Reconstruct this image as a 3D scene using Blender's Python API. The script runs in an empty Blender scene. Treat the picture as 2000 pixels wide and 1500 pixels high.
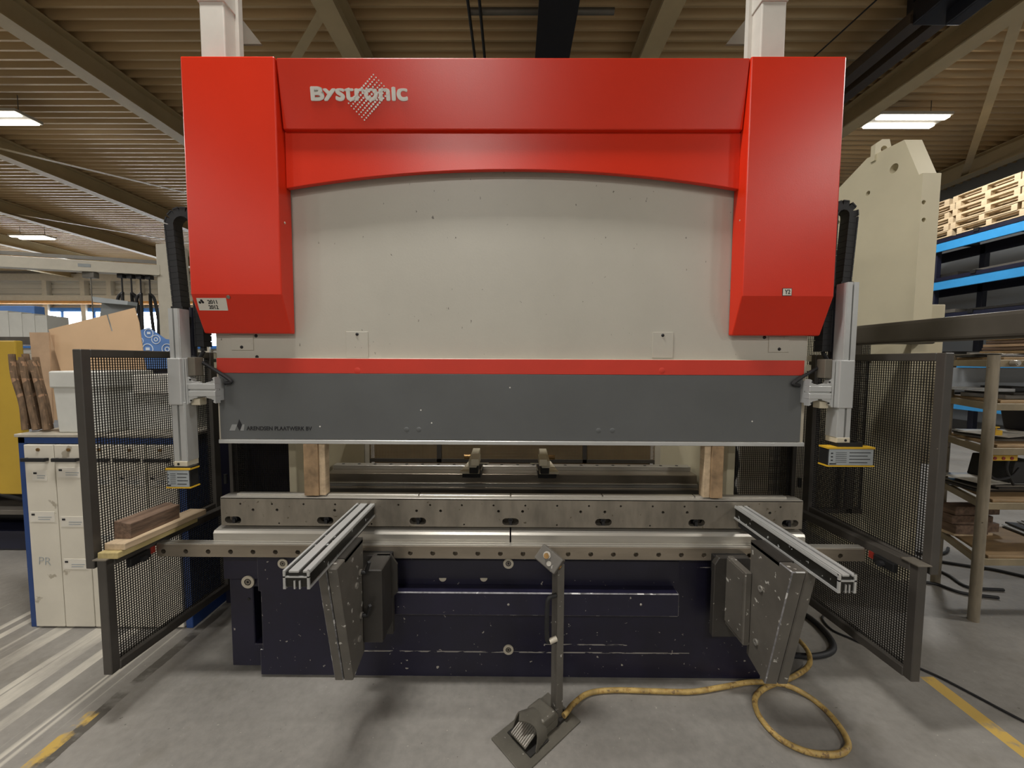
import bpy, bmesh, math, random
from mathutils import Vector, Matrix
from mathutils.geometry import tessellate_polygon
random.seed(7)
S = bpy.context.scene
C = S.collection

# ------------------------------------------------------------------ camera
F = 765.0
CAM = Vector((0.015, 0.0, 1.70))
pitch, yaw, roll = math.radians(-3.5), math.radians(0.3), math.radians(0.25)
fw = Vector((-math.sin(yaw)*math.cos(pitch), math.cos(yaw)*math.cos(pitch), math.sin(pitch)))
rt = fw.cross(Vector((0, 0, 1))).normalized()
up = rt.cross(fw)
rt, up = rt*math.cos(roll)+up*math.sin(roll), -rt*math.sin(roll)+up*math.cos(roll)
cd = bpy.data.cameras.new('camera')
cam = bpy.data.objects.new('camera', cd)
C.objects.link(cam)
cd.sensor_width = 36.0
cd.lens = F/2000*36
cd.clip_start = 0.05
M = Matrix((rt, up, -fw)).transposed().to_4x4()
M.translation = CAM
cam.matrix_world = M
S.camera = cam

# ------------------------------------------------------------------ world, exposure
W = bpy.data.worlds.new('world')
S.world = W
W.use_nodes = True
W.node_tree.nodes['Background'].inputs[0].default_value = (0.95, 0.97, 1.0, 1)
W.node_tree.nodes['Background'].inputs[1].default_value = 0.20
S.view_settings.view_transform = 'Standard'
S.view_settings.look = 'None'
S.view_settings.gamma = 1.0
S.view_settings.exposure = 0.0
S.view_settings.use_curve_mapping = False
LAMP_W = 240.0
LAMP_COLOR = (1.0, 0.975, 0.935)


# measuring helpers: a sight line of the photograph met with a known plane of the place
def ray(x, y):
    return fw + rt*((x-1000)/F) + up*((750-y)/F)
def atY(x, y, Y):
    d = ray(x, y); return CAM + d*((Y-CAM.y)/d.y)
def atZ(x, y, Z=0.0):
    d = ray(x, y); return CAM + d*((Z-CAM.z)/d.z)
def atX(x, y, X):
    d = ray(x, y); return CAM + d*((X-CAM.x)/d.x)

# ------------------------------------------------------------------ materials
def lin(c):
    return tuple((v/12.92 if v <= .04045 else ((v+.055)/1.055)**2.4) for v in c)
def hexc(h):
    h = h.lstrip('#')
    return lin(tuple(int(h[i:i+2], 16)/255 for i in (0, 2, 4)))

MATS = {}
def mat(name, color, rough=.5, metal=0., var=.12, scale=6., bump=0., bscale=60., stretch=(1, 1, 1),
        chips=None, chip_scale=40., chip_amt=.68, chip_stretch=(1, 1, 1), spec=.5, emit=None, emit_s=0., chips2=None, chip2_scale=8., chip2_amt=.6):
    m = bpy.data.materials.new(name)
    m.use_nodes = True
    nt = m.node_tree; N = nt.nodes; L = nt.links
    b = N['Principled BSDF']
    c = hexc(color) if isinstance(color, str) else color
    tc = N.new('ShaderNodeTexCoord')
    mp = N.new('ShaderNodeMapping'); mp.inputs['Scale'].default_value = stretch
    L.new(tc.outputs['Object'], mp.inputs[0])
    no = N.new('ShaderNodeTexNoise'); no.inputs['Scale'].default_value = scale; no.inputs['Detail'].default_value = 6; no.inputs['Roughness'].default_value = .6
    L.new(mp.outputs[0], no.inputs['Vector'])
    rp = N.new('ShaderNodeValToRGB')
    lo = tuple(v*(1-var*1.3) for v in c); hi = tuple(min(1, v*(1+var)) for v in c)
    rp.color_ramp.elements[0].position = .3; rp.color_ramp.elements[0].color = (*lo, 1)
    rp.color_ramp.elements[1].position = .7; rp.color_ramp.elements[1].color = (*hi, 1)
    L.new(no.outputs['Fac'], rp.inputs[0])
    out = rp.outputs[0]
    rough_sock = None
    def chipmix(out, col, sc, amt, st, seed):
        mp2 = N.new('ShaderNodeMapping'); mp2.inputs['Scale'].default_value = st; mp2.inputs['Location'].default_value = (seed, seed*2, 0)
        L.new(tc.outputs['Object'], mp2.inputs[0])
        n2 = N.new('ShaderNodeTexNoise'); n2.inputs['Scale'].default_value = sc; n2.inputs['Detail'].default_value = 4
        L.new(mp2.outputs[0], n2.inputs['Vector'])
        r2 = N.new('ShaderNodeValToRGB')
        r2.color_ramp.elements[0].position = amt; r2.color_ramp.elements[0].color = (0, 0, 0, 1)
        r2.color_ramp.elements[1].position = amt+.025; r2.color_ramp.elements[1].color = (1, 1, 1, 1)
        L.new(n2.outputs['Fac'], r2.inputs[0])
        mx = N.new('ShaderNodeMix'); mx.data_type = 'RGBA'
        L.new(r2.outputs[0], mx.inputs['Factor']); L.new(out, mx.inputs['A']); mx.inputs['B'].default_value = (*hexc(col), 1)
        return mx.outputs['Result']
    if chips: out = chipmix(out, chips, chip_scale, chip_amt, chip_stretch, 1.7)
    if chips2: out = chipmix(out, chips2, chip2_scale, chip2_amt, chip_stretch, 5.1)
    L.new(out, b.inputs['Base Color'])
    rv = min(1., .15+var*2.2)
    rr = N.new('ShaderNodeMapRange'); rr.inputs['To Min'].default_value = max(.02, rough-.08*rv); rr.inputs['To Max'].default_value = min(1, rough+.1*rv)
    L.new(no.outputs['Fac'], rr.inputs[0]); L.new(rr.outputs[0], b.inputs['Roughness'])
    b.inputs['Metallic'].default_value = metal
    b.inputs['Specular IOR Level'].default_value = spec
    if bump:
        n3 = N.new('ShaderNodeTexNoise'); n3.inputs['Scale'].default_value = bscale; n3.inputs['Detail'].default_value = 3
        L.new(mp.outputs[0], n3.inputs['Vector'])
        bp = N.new('ShaderNodeBump'); bp.inputs['Strength'].default_value = bump; bp.inputs['Distance'].default_value = .004
        L.new(n3.outputs['Fac'], bp.inputs['Height']); L.new(bp.outputs[0], b.inputs['Normal'])
    if emit:
        b.inputs['Emission Color'].default_value = (*hexc(emit), 1); b.inputs['Emission Strength'].default_value = emit_s
    MATS[name] = m
    return m

mat('red', '#d42d0f', .30, var=.03, scale=3, bump=.07, bscale=240, spec=.42)
mat('red_stripe', '#cc3826', .45, var=.06, scale=4)
mat('panel_grey', '#b9b5a9', .42, var=.04, scale=2.5, bump=.06, bscale=90, chips='#6b665c', chip_scale=44, chip_amt=.725, chip_stretch=(1.6, 1, .7))
mat('cream', '#c9c0a4', .5, var=.05, scale=2)
mat('mesh_tan_lit', '#97866a', .5, metal=.2, var=.1)  # tan wire of the rear mesh, lightened in place of light falling there
mat('post_white', '#c4c1b8', .35, var=.05)
mat('band_grey', '#5a5c5c', .45, var=.07, scale=3, bump=.03, bscale=30)
mat('edge_beige', '#b9b1a0', .45, var=.08)
mat('navy', '#1a182d', .42, var=.2, scale=5, chips='#9a958c', chip_scale=44, chip_amt=.715)
mat('navy_clean', '#1d1c2b', .4, var=.15, scale=4)
mat('worn_edge', '#7f7e80', .45, metal=.3, var=.5, scale=30, chips='#d8d8d6', chip_scale=20, chip_amt=.6)
mat('steel', '#8c8579', .42, metal=.55, var=.25, scale=9, stretch=(1, 1, .35), bump=.05, bscale=80, chips='#625a4a', chip_scale=38, chip_amt=.68)
mat('steel_bright', '#b3afa6', .3, metal=.6, var=.1, scale=8, stretch=(.15, 1, 1))
mat('steel_rail', '#93897a', .3, metal=.6, var=.2, scale=9, stretch=(.2, 1, 1))
mat('alu', '#c4c5c3', .35, metal=.45, var=.05, scale=5)
mat('alu_cream', '#d0c7b0', .4, metal=.1, var=.04)
mat('alu_dark', '#6b655a', .45, metal=.2, var=.08)
mat('black', '#141414', .55, var=.2)
mat('rubber', '#1b1b1d', .6, var=.25, scale=20)
mat('fence_paint', '#433f3a', .45, var=.12, scale=8, chips='#8b8375', chip_scale=46, chip_amt=.77)
mat('mesh_wire', '#1d1a17', .5, metal=.3, var=.1)
mat('arm_paint', '#5c5851', .42, var=.14, scale=7, chips='#b8b5ad', chip_scale=34, chip_amt=.665)
mat('arm_dark', '#34312d', .45, var=.15, scale=7, chips='#9d988e', chip_scale=34, chip_amt=.72)
mat('black_worn', '#15140f', .4, var=.4, scale=25, chips='#a8aba9', chip_scale=30, chip_amt=.64)
mat('yellow', '#d2a72a', .5, var=.08)
mat('yellow_panel', '#bb9a33', .5, var=.06, scale=3)
mat('sticker', '#d5d0c4', .5, var=.03)
mat('label_grey', '#9aa0a2', .45, var=.05, scale=12)
mat('ink', '#16161a', .6, var=.05)
mat('logo_white', '#d6d3cb', .5, var=.04)
mat('logo_grey', '#8b8d8c', .5, var=.05)
mat('wood_pale', '#977d5e', .75, var=.35, scale=14, stretch=(1, 1, .8), bump=.15, bscale=40, chips='#a04a38', chip_scale=18, chip_amt=.72)
mat('wood_plank', '#bba587', .7, var=.2, scale=5, stretch=(6, .5, 6), bump=.12, bscale=40)
mat('wood_yellow', '#b3a26f', .7, var=.2, scale=6, stretch=(6, .5, 6), bump=.12, bscale=40)
mat('wood_dark', '#6c5747', .75, var=.4, scale=9, stretch=(5, .8, 5), bump=.3, bscale=40)
mat('wood_pallet', '#cdb795', .7, var=.15, scale=3, stretch=(4, .5, 4))
mat('wood_pallet_yellow', '#cfae5c', .7, var=.15, scale=3, stretch=(4, .5, 4))
mat('plywood', '#8e7553', .65, var=.25, scale=4, stretch=(1, 4, 1))
mat('bark', '#6b5641', .85, var=.45, scale=14, stretch=(3, 3, .6), bump=.5, bscale=30, chips='#95755a', chip_scale=24, chip_amt=.58)
mat('cardboard', '#c9a985', .75, var=.05, scale=3)
mat('cardboard_old', '#ab8f72', .8, var=.15, scale=5)
mat('plastic_white', '#c9c9c2', .4, var=.08, scale=4)
mat('cabinet_blue', '#1f3f78', .4, var=.08)
mat('cabinet_front', '#d0cabb', .45, var=.06, scale=3, chips='#a59d8c', chip_scale=7, chip_amt=.68)
mat('cabinet_top', '#a39c8e', .5, var=.2)
mat('poster_blue', '#5e86c4', .5, var=.04)
mat('poster_white', '#d9e3ef', .5, var=.03)
mat('rack_blue', '#3a93d0', .4, var=.06)
mat('rack_navy', '#16182c', .45, var=.15)
mat('rack_pipe', '#8d8371', .42, metal=.25, var=.25, scale=7, stretch=(3, 3, .5), chips='#5d5342', chip_scale=34, chip_amt=.70)
mat('rack_angle', '#8a7d64', .45, metal=.2, var=.2, scale=6)
mat('sheet_bright', '#c6c6c4', .28, metal=.5, var=.08, scale=2)
mat('sheet_dark', '#3a3733', .38, metal=.5, var=.25, scale=4)
mat('sheet_mid', '#77726a', .32, metal=.5, var=.2, scale=4)
mat('paper', '#d9d6cc', .6, var=.03)
mat('roof_deck', '#c6ac83', .32, metal=.25, var=.12, scale=2.2, stretch=(.1, 1, 1))
mat('roof_beam', '#c0ae88', .5, var=.08, scale=2)
mat('beam_navy', '#15161f', .5, var=.1)
mat('pipe_grey', '#77746d', .4, metal=.4, var=.1)
mat('rail_dark', '#4a4036', .45, var=.15)
mat('wall_clad', '#c9c5bb', .5, var=.08, scale=1.2, stretch=(.2, 1, 1))
mat('wall_white', '#bdc3c8', .5, var=.05, scale=.6)
mat('wall_frame', '#c9c3b5', .5, var=.05)
mat('pipe_orange', '#d59a55', .5, var=.1)
mat('crane_white', '#c9c3b3', .45, var=.05)
mat('brass', '#8d6f45', .3, metal=.7, var=.3, scale=30)
mat('tube_light', '#ffffff', .5, var=0, emit='#fff6e6', emit_s=9.)
mat('window_light', '#ffffff', .5, var=0, emit='#e8f2ff', emit_s=11.)
mat('window_blue', '#2f6bb0', .4, var=.1)
mat('red_tag', '#8e2b20', .5, var=.1)
mat('pedal_paint', '#6a665c', .4, metal=.3, var=.15, scale=10, chips='#a8a49a', chip_scale=40, chip_amt=.68)
mat('pedal_dark', '#2a2825', .5, var=.2)
mat('copper', '#8a5d43', .4, metal=.4, var=.2)

def node(nt, t, **kw):
    n = nt.nodes.new(t)
    for k, v in kw.items(): setattr(n, k, v)
    return n

# yellow hose with black grime on it
def hose_mat():
    m = mat('hose_yellow', '#ab9055', .55, var=.35, scale=16, chips='#7a6340', chip_scale=34, chip_amt=.60, chips2='#9c7c42', chip2_scale=70, chip2_amt=.58)
hose_mat()

# concrete floor: worn grey concrete, pale lengthwise scuffs in the aisle, dark joint, old yellow lines
def floor_mat():
    m = bpy.data.materials.new('concrete'); m.use_nodes = True
    nt = m.node_tree; L = nt.links; b = nt.nodes['Principled BSDF']
    tc = node(nt, 'ShaderNodeTexCoord')
    def noise(scale, stretch=(1, 1, 1), det=6, rough=.6, loc=(0, 0, 0)):
        mp = node(nt, 'ShaderNodeMapping'); mp.inputs['Scale'].default_value = stretch; mp.inputs['Location'].default_value = loc
        L.new(tc.outputs['Object'], mp.inputs[0])
        n = node(nt, 'ShaderNodeTexNoise'); n.inputs['Scale'].default_value = scale; n.inputs['Detail'].default_value = det; n.inputs['Roughness'].default_value = rough
        L.new(mp.outputs[0], n.inputs['Vector']); return n.outputs['Fac']
    def ramp(s, a, b_, ca=(0, 0, 0), cb=(1, 1, 1)):
        r = node(nt, 'ShaderNodeValToRGB'); e = r.color_ramp.elements
        e[0].position = a; e[0].color = (*ca, 1); e[1].position = b_; e[1].color = (*cb, 1)
        L.new(s, r.inputs[0]); return r.outputs[0]
    def mix(f, a, bcol, mode='MIX'):
        x = node(nt, 'ShaderNodeMix', data_type='RGBA', blend_type=mode)
        if hasattr(f, 'links'): L.new(f, x.inputs['Factor'])
        else: x.inputs['Factor'].default_value = f
        for s, v in (('A', a), ('B', bcol)):
            if hasattr(v, 'links'): L.new(v, x.inputs[s])
            else: x.inputs[s].default_value = (*v, 1)
        return x.outputs['Result']
    def math_(op, a, b_=0.):
        x = node(nt, 'ShaderNodeMath', operation=op)
        for i, v in enumerate((a, b_)):
            if hasattr(v, 'links'): L.new(v, x.inputs[i])
            else: x.inputs[i].default_value = v
        return x.outputs[0]
    sx = node(nt, 'ShaderNodeSeparateXYZ'); L.new(tc.outputs['Object'], sx.inputs[0])
    base = ramp(noise(1.1, det=8), .32, .68, hexc('#686560'), hexc('#94908a'))
    fine = ramp(noise(26, det=5), .3, .75, hexc('#76736d'), hexc('#96928a'))
    col = mix(.4, base, fine)
    stain = ramp(noise(2.3, loc=(3, 9, 0)), .58, .74)
    col = mix(math_('MULTIPLY', stain, .35), col, hexc('#57503f'))
    spk = ramp(noise(55, det=2), .72, .75)
    col = mix(math_('MULTIPLY', spk, .6), col, hexc('#b8b2a3'))
    dots = ramp(noise(34, det=2, loc=(5, 1, 0)), .735, .755)
    col = mix(math_('MULTIPLY', dots, .7), col, hexc('#3b362d'))
    # pale scuffed stripes running along Y in the aisle X -4.2 .. -2.05
    st = noise(13, stretch=(1, .012, 1), det=2, rough=.55)
    st = ramp(st, .535, .575)
    a = math_('MULTIPLY', math_('GREATER_THAN', sx.outputs[0], -4.3), math_('LESS_THAN', sx.outputs[0], -2.06))
    br = ramp(noise(4, stretch=(1, .3, 1)), .3, .55)
    yl = math_('LESS_THAN', sx.outputs[1], 2.6)
    st = math_('MULTIPLY', math_('MULTIPLY', st, a), math_('MULTIPLY', br, yl))
    col = mix(math_('MULTIPLY', st, .75), col, hexc('#cfc9bb'))
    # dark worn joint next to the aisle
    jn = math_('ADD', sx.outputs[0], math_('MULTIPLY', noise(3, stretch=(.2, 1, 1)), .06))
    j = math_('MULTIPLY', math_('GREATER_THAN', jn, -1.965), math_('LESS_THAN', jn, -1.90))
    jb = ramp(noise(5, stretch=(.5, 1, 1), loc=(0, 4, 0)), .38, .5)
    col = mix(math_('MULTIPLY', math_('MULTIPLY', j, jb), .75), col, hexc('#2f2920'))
    # old yellow floor lines
    for x0, x1, ya, yb, amt in ((-2.03, -1.965, -5, 1.78, .45), (2.215, 2.29, -5, 2.03, .36)):
        y_ = math_('MULTIPLY', math_('GREATER_THAN', sx.outputs[0], x0), math_('LESS_THAN', sx.outputs[0], x1))
        y2 = math_('MULTIPLY', math_('GREATER_THAN', sx.outputs[1], ya), math_('LESS_THAN', sx.outputs[1], yb))
        w = ramp(noise(7, loc=(x0, 2, 0)), amt, amt+.1)
        col = mix(math_('MULTIPLY', math_('MULTIPLY', y_, y2), w), col, hexc('#bf9f52'))
    L.new(col, b.inputs['Base Color'])
    rg = node(nt, 'ShaderNodeMapRange'); rg.inputs['To Min'].default_value = .32; rg.inputs['To Max'].default_value = .62
    L.new(noise(2.2, loc=(1, 1, 0)), rg.inputs[0]); L.new(rg.outputs[0], b.inputs['Roughness'])
    bp = node(nt, 'ShaderNodeBump'); bp.inputs['Strength'].default_value = .12; bp.inputs['Distance'].default_value = .01
    L.new(noise(30), bp.inputs['Height']); L.new(bp.outputs[0], b.inputs['Normal'])
    MATS['concrete'] = m
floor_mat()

# navy base sheet with two scuffed horizontal scratch lines
def scuffed_navy():
    m = mat('navy_scuffed', '#19172b', .42, var=.2, scale=5, chips='#9a958c', chip_scale=46, chip_amt=.70)
    nt = m.node_tree; L = nt.links; b = nt.nodes['Principled BSDF']
    src = b.inputs['Base Color'].links[0].from_socket
    geo = node(nt, 'ShaderNodeNewGeometry'); sp = node(nt, 'ShaderNodeSeparateXYZ'); L.new(geo.outputs['Position'], sp.inputs[0])
    mp = node(nt, 'ShaderNodeMapping'); mp.inputs['Scale'].default_value = (1, 1, 9)
    L.new(geo.outputs['Position'], mp.inputs[0])
    n = node(nt, 'ShaderNodeTexNoise'); n.inputs['Scale'].default_value = 14; n.inputs['Detail'].default_value = 4; L.new(mp.outputs[0], n.inputs['Vector'])
    def M_(op, a, c):
        x = node(nt, 'ShaderNodeMath', operation=op)
        for i, v in enumerate((a, c)):
            if hasattr(v, 'links'): L.new(v, x.inputs[i])
            else: x.inputs[i].default_value = v
        return x.outputs[0]
    tot = None
    for z0, z1, x0, x1, th in ((.148, .155, -.9, .95, .47), (.192, .199, .18, .62, .46), (.62, .63, -1.2, 1.2, .62)):
        g = M_('MULTIPLY', M_('GREATER_THAN', sp.outputs[2], z0), M_('LESS_THAN', sp.outputs[2], z1))
        g = M_('MULTIPLY', g, M_('MULTIPLY', M_('GREATER_THAN', sp.outputs[0], x0), M_('LESS_THAN', sp.outputs[0], x1)))
        g = M_('MULTIPLY', g, M_('GREATER_THAN', n.outputs['Fac'], th))
        tot = g if tot is None else M_('MAXIMUM', tot, g)
    mx = node(nt, 'ShaderNodeMix', data_type='RGBA')
    L.new(tot, mx.inputs['Factor']); L.new(src, mx.inputs['A']); mx.inputs['B'].default_value = (*hexc('#8f8b85'), 1)
    L.new(mx.outputs['Result'], b.inputs['Base Color'])
scuffed_navy()

# ------------------------------------------------------------------ geometry helpers
class MB:
    def __init__(s): s.v = []; s.f = []
    def add(s, vs, fs):
        o = len(s.v); s.v += [Vector(p) for p in vs]; s.f += [tuple(i+o for i in f) for f in fs]; return s
    def box(s, x0, x1, y0, y1, z0, z1):
        return s.add([(x0, y0, z0), (x1, y0, z0), (x1, y1, z0), (x0, y1, z0), (x0, y0, z1), (x1, y0, z1), (x1, y1, z1), (x0, y1, z1)],
                     [(0, 3, 2, 1), (4, 5, 6, 7), (0, 1, 5, 4), (1, 2, 6, 5), (2, 3, 7, 6), (3, 0, 4, 7)])
    def obox(s, c, ax, ay, az, hx, hy, hz):
        c = Vector(c); ax, ay, az = [Vector(a).normalized() for a in (ax, ay, az)]
        P = [c+ax*(i*hx)+ay*(j*hy)+az*(k*hz) for k in (-1, 1) for (i, j) in ((-1, -1), (1, -1), (1, 1), (-1, 1))]
        return s.add(P, [(0, 3, 2, 1), (4, 5, 6, 7), (0, 1, 5, 4), (1, 2, 6, 5), (2, 3, 7, 6), (3, 0, 4, 7)])
    def bar(s, p, q, w, h, upv=(0, 0, 1)):
        p, q = Vector(p), Vector(q); d = (q-p); l = d.length; d.normalize()
        sd = d.cross(Vector(upv))
        if sd.length < 1e-4: sd = d.cross(Vector((0, 1, 0)))
        sd.normalize(); u = sd.cross(d)
        return s.obox((p+q)/2, d, sd, u, l/2, w/2, h/2)
    def prism(s, poly, axis, a, b):
        # poly: 2D points; axis 'x': (y,z), 'y': (x,z), 'z': (x,y)
        def P(p, t): return {'x': (t, p[0], p[1]), 'y': (p[0], t, p[1]), 'z': (p[0], p[1], t)}[axis]
        n = len(poly)
        return s.add([P(p, a) for p in poly]+[P(p, b) for p in poly],
                     [tuple(range(n))[::-1], tuple(range(n, 2*n))]+[(i, (i+1) % n, (i+1) % n+n, i+n) for i in range(n)])
    def holed(s, outer, holes, axis, a, b):
        # plate with real openings: front at a, back at b
        def P(p, t): return Vector({'x': (t, p[0], p[1]), 'y': (p[0], t, p[1]), 'z': (p[0], p[1], t)}[axis])
        loops = [outer]+holes
        flat = [p for l in loops for p in l]
        tris = tessellate_polygon([[Vector((p[0], p[1], 0)) for p in l] for l in loops])
        n = len(flat)
        s.add([P(p, a) for p in flat]+[P(p, b) for p in flat],
              [tuple(t) for t in tris]+[tuple(i+n for i in t)[::-1] for t in tris])
        base = len(s.v)-2*n; k = 0
        for l in loops:
            m = len(l)
            for i in range(m):
                j = (i+1) % m
                s.f.append((base+k+i, base+k+j, base+k+j+n, base+k+i+n))
            k += m
        return s
    def cyl(s, p, q, r, n=16, r2=None, caps=True):
        p, q = Vector(p), Vector(q); d = (q-p).normalized()
        a = d.cross(Vector((0, 0, 1)))
        if a.length < 1e-3: a = d.cross(Vector((1, 0, 0)))
        a.normalize(); b = d.cross(a); r2 = r if r2 is None else r2
        V = [p+(a*math.cos(t)+b*math.sin(t))*r for t in [2*math.pi*i/n for i in range(n)]]+[q+(a*math.cos(t)+b*math.sin(t))*r2 for t in [2*math.pi*i/n for i in range(n)]]
        Fs = [(i, (i+1) % n, (i+1) % n+n, i+n) for i in range(n)]
        if caps: Fs += [tuple(range(n))[::-1], tuple(range(n, 2*n))]
        return s.add(V, Fs)
    def ring(s, p, d, r0, r1, h, n=24):
        # washer standing h along d from p
        p, d = Vector(p), Vector(d).normalized(); a = d.orthogonal().normalized(); b = d.cross(a)
        V = []
        for rr, hh in ((r1, 0), (r1, h), (r0, h), (r0, 0)):
            V += [p+(a*math.cos(t)+b*math.sin(t))*rr+d*hh for t in [2*math.pi*i/n for i in range(n)]]
        Fs = [(k*n+i, k*n+(i+1) % n, ((k+1) % 4)*n+(i+1) % n, ((k+1) % 4)*n+i) for k in range(4) for i in range(n)]
        return s.add(V, Fs)
    def dome(s, p, d, r, h, n=16, m=4):
        p, d = Vector(p), Vector(d).normalized(); a = d.orthogonal().normalized(); b = d.cross(a)
        V = []; Fs = []
        for j in range(m):
            t = j/m*math.pi/2
            V += [p+(a*math.cos(u)+b*math.sin(u))*r*math.cos(t)+d*h*math.sin(t) for u in [2*math.pi*i/n for i in range(n)]]
        V.append(p+d*h)
        for j in range(m-1): Fs += [(j*n+i, j*n+(i+1) % n, (j+1)*n+(i+1) % n, (j+1)*n+i) for i in range(n)]
        Fs += [((m-1)*n+i, (m-1)*n+(i+1) % n, m*n) for i in range(n)]
        return s.add(V, Fs)
    def tube(s, pts, r, n=10, closed=False):
        pts = [Vector(p) for p in pts]; m = len(pts); V = []; prev = None
        for i, p in enumerate(pts):
            d = (pts[min(i+1, m-1)]-pts[max(i-1, 0)]).normalized()
            a = d.cross(Vector((0, 0, 1))) if prev is None else prev-d*prev.dot(d)
            if a.length < 1e-3: a = d.orthogonal()
            a.normalize(); prev = a; b = d.cross(a)
            V += [p+(a*math.cos(t)+b*math.sin(t))*r for t in [2*math.pi*k/n for k in range(n)]]
        Fs = [(i*n+k, i*n+(k+1) % n, (i+1)*n+(k+1) % n, (i+1)*n+k) for i in range(m-1) for k in range(n)]
        Fs += [tuple(range(n))[::-1], tuple(range((m-1)*n, m*n))]
        return s.add(V, Fs)
    def xf(s, mtx):
        s.v = [mtx @ p for p in s.v]; return s

def spline(pts, k=8):
    pts = [Vector(p) for p in pts]; P = [pts[0]*2-pts[1]]+pts+[pts[-1]*2-pts[-2]]; out = []
    for i in range(1, len(P)-2):
        a, b, c, d = P[i-1:i+3]
        for j in range(k):
            t = j/k
            out.append(.5*((2*b)+(c-a)*t+(2*a-5*b+4*c-d)*t*t+(3*b-a-3*c+d)*t**3))
    return out+[pts[-1]]

def oval(cx, cz, hw, hh, n=8):
    # stadium outline, hw half width, hh half height
    P = []
    for i in range(n+1): t = -math.pi/2+math.pi*i/n; P.append((cx+hw-hh+hh*math.cos(t), cz+hh*math.sin(t)))
    for i in range(n+1): t = math.pi/2+math.pi*i/n; P.append((cx-hw+hh+hh*math.cos(t), cz+hh*math.sin(t)))
    return P
def circ(cx, cz, r, n=12):
    return [(cx+r*math.cos(2*math.pi*i/n), cz+r*math.sin(2*math.pi*i/n)) for i in range(n)]

def world_loc(o):
    v = Vector((0, 0, 0))
    while o is not None: v += o.location; o = o.parent
    return v

def obj(name, mb, m, parent=None, bevel=0., seg=2, smooth=False, kind=None, label=None, edge=None, loc=None):
    """one mesh object; mb is in world coordinates, moved to the parent's (or loc's) origin"""
    org = world_loc(parent) if parent is not None else Vector(loc if loc is not None else (0, 0, 0))
    me = bpy.data.meshes.new(name)
    me.from_pydata([p-org for p in mb.v], [], mb.f)
    bm = bmesh.new(); bm.from_mesh(me); bmesh.ops.recalc_face_normals(bm, faces=bm.faces); bm.to_mesh(me); bm.free()
    me.materials.append(MATS[m])
    if edge: me.materials.append(MATS[edge])
    if smooth:
        for p in me.polygons: p.use_smooth = True
        try: me.set_sharp_from_angle(angle=math.radians(40))
        except Exception: pass
    o = bpy.data.objects.new(name, me); C.objects.link(o)
    if parent is not None: o.parent = parent
    else: o.location = org
    if bevel:
        md = o.modifiers.new('bevel', 'BEVEL'); md.width = bevel; md.segments = seg; md.limit_method = 'ANGLE'; md.angle_limit = math.radians(35)
        if edge: md.material = 1
    if kind: o['kind'] = kind
    if label: o['label'] = label
    return o

def thing(name, label, cat, loc=(0, 0, 0), group=None):
    o = bpy.data.objects.new(name, None); C.objects.link(o); o.location = loc
    o.empty_display_size = .1
    o['label'] = label; o['category'] = cat
    if group: o['group'] = group
    return o
def tag(o, label, cat, group=None):
    o['label'] = label; o['category'] = cat
    if group: o['group'] = group
    return o
def one(name, mb, m, label, cat, group=None, loc=(0, 0, 0), **kw):
    return tag(obj(name, mb, m, None, loc=loc, **kw), label, cat, group)
def struct(name, mb, m, **kw):
    return obj(name, mb, m, None, kind='structure', **kw)
def link_copy(src, name, parent, loc=None, rot=None):
    o = src.copy(); o.name = name; C.objects.link(o); o.parent = parent
    if loc is not None: o.location = loc
    if rot is not None: o.rotation_euler = rot
    return o
def copy_tree(src, loc, parent=None, rotz=None):
    o = src.copy(); C.objects.link(o)
    if parent is not None: o.parent = parent
    if loc is not None: o.location = loc
    if rotz is not None: o.rotation_euler = (0, 0, rotz)
    for ch in list(src.children): copy_tree(ch, None, o)
    return o

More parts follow.
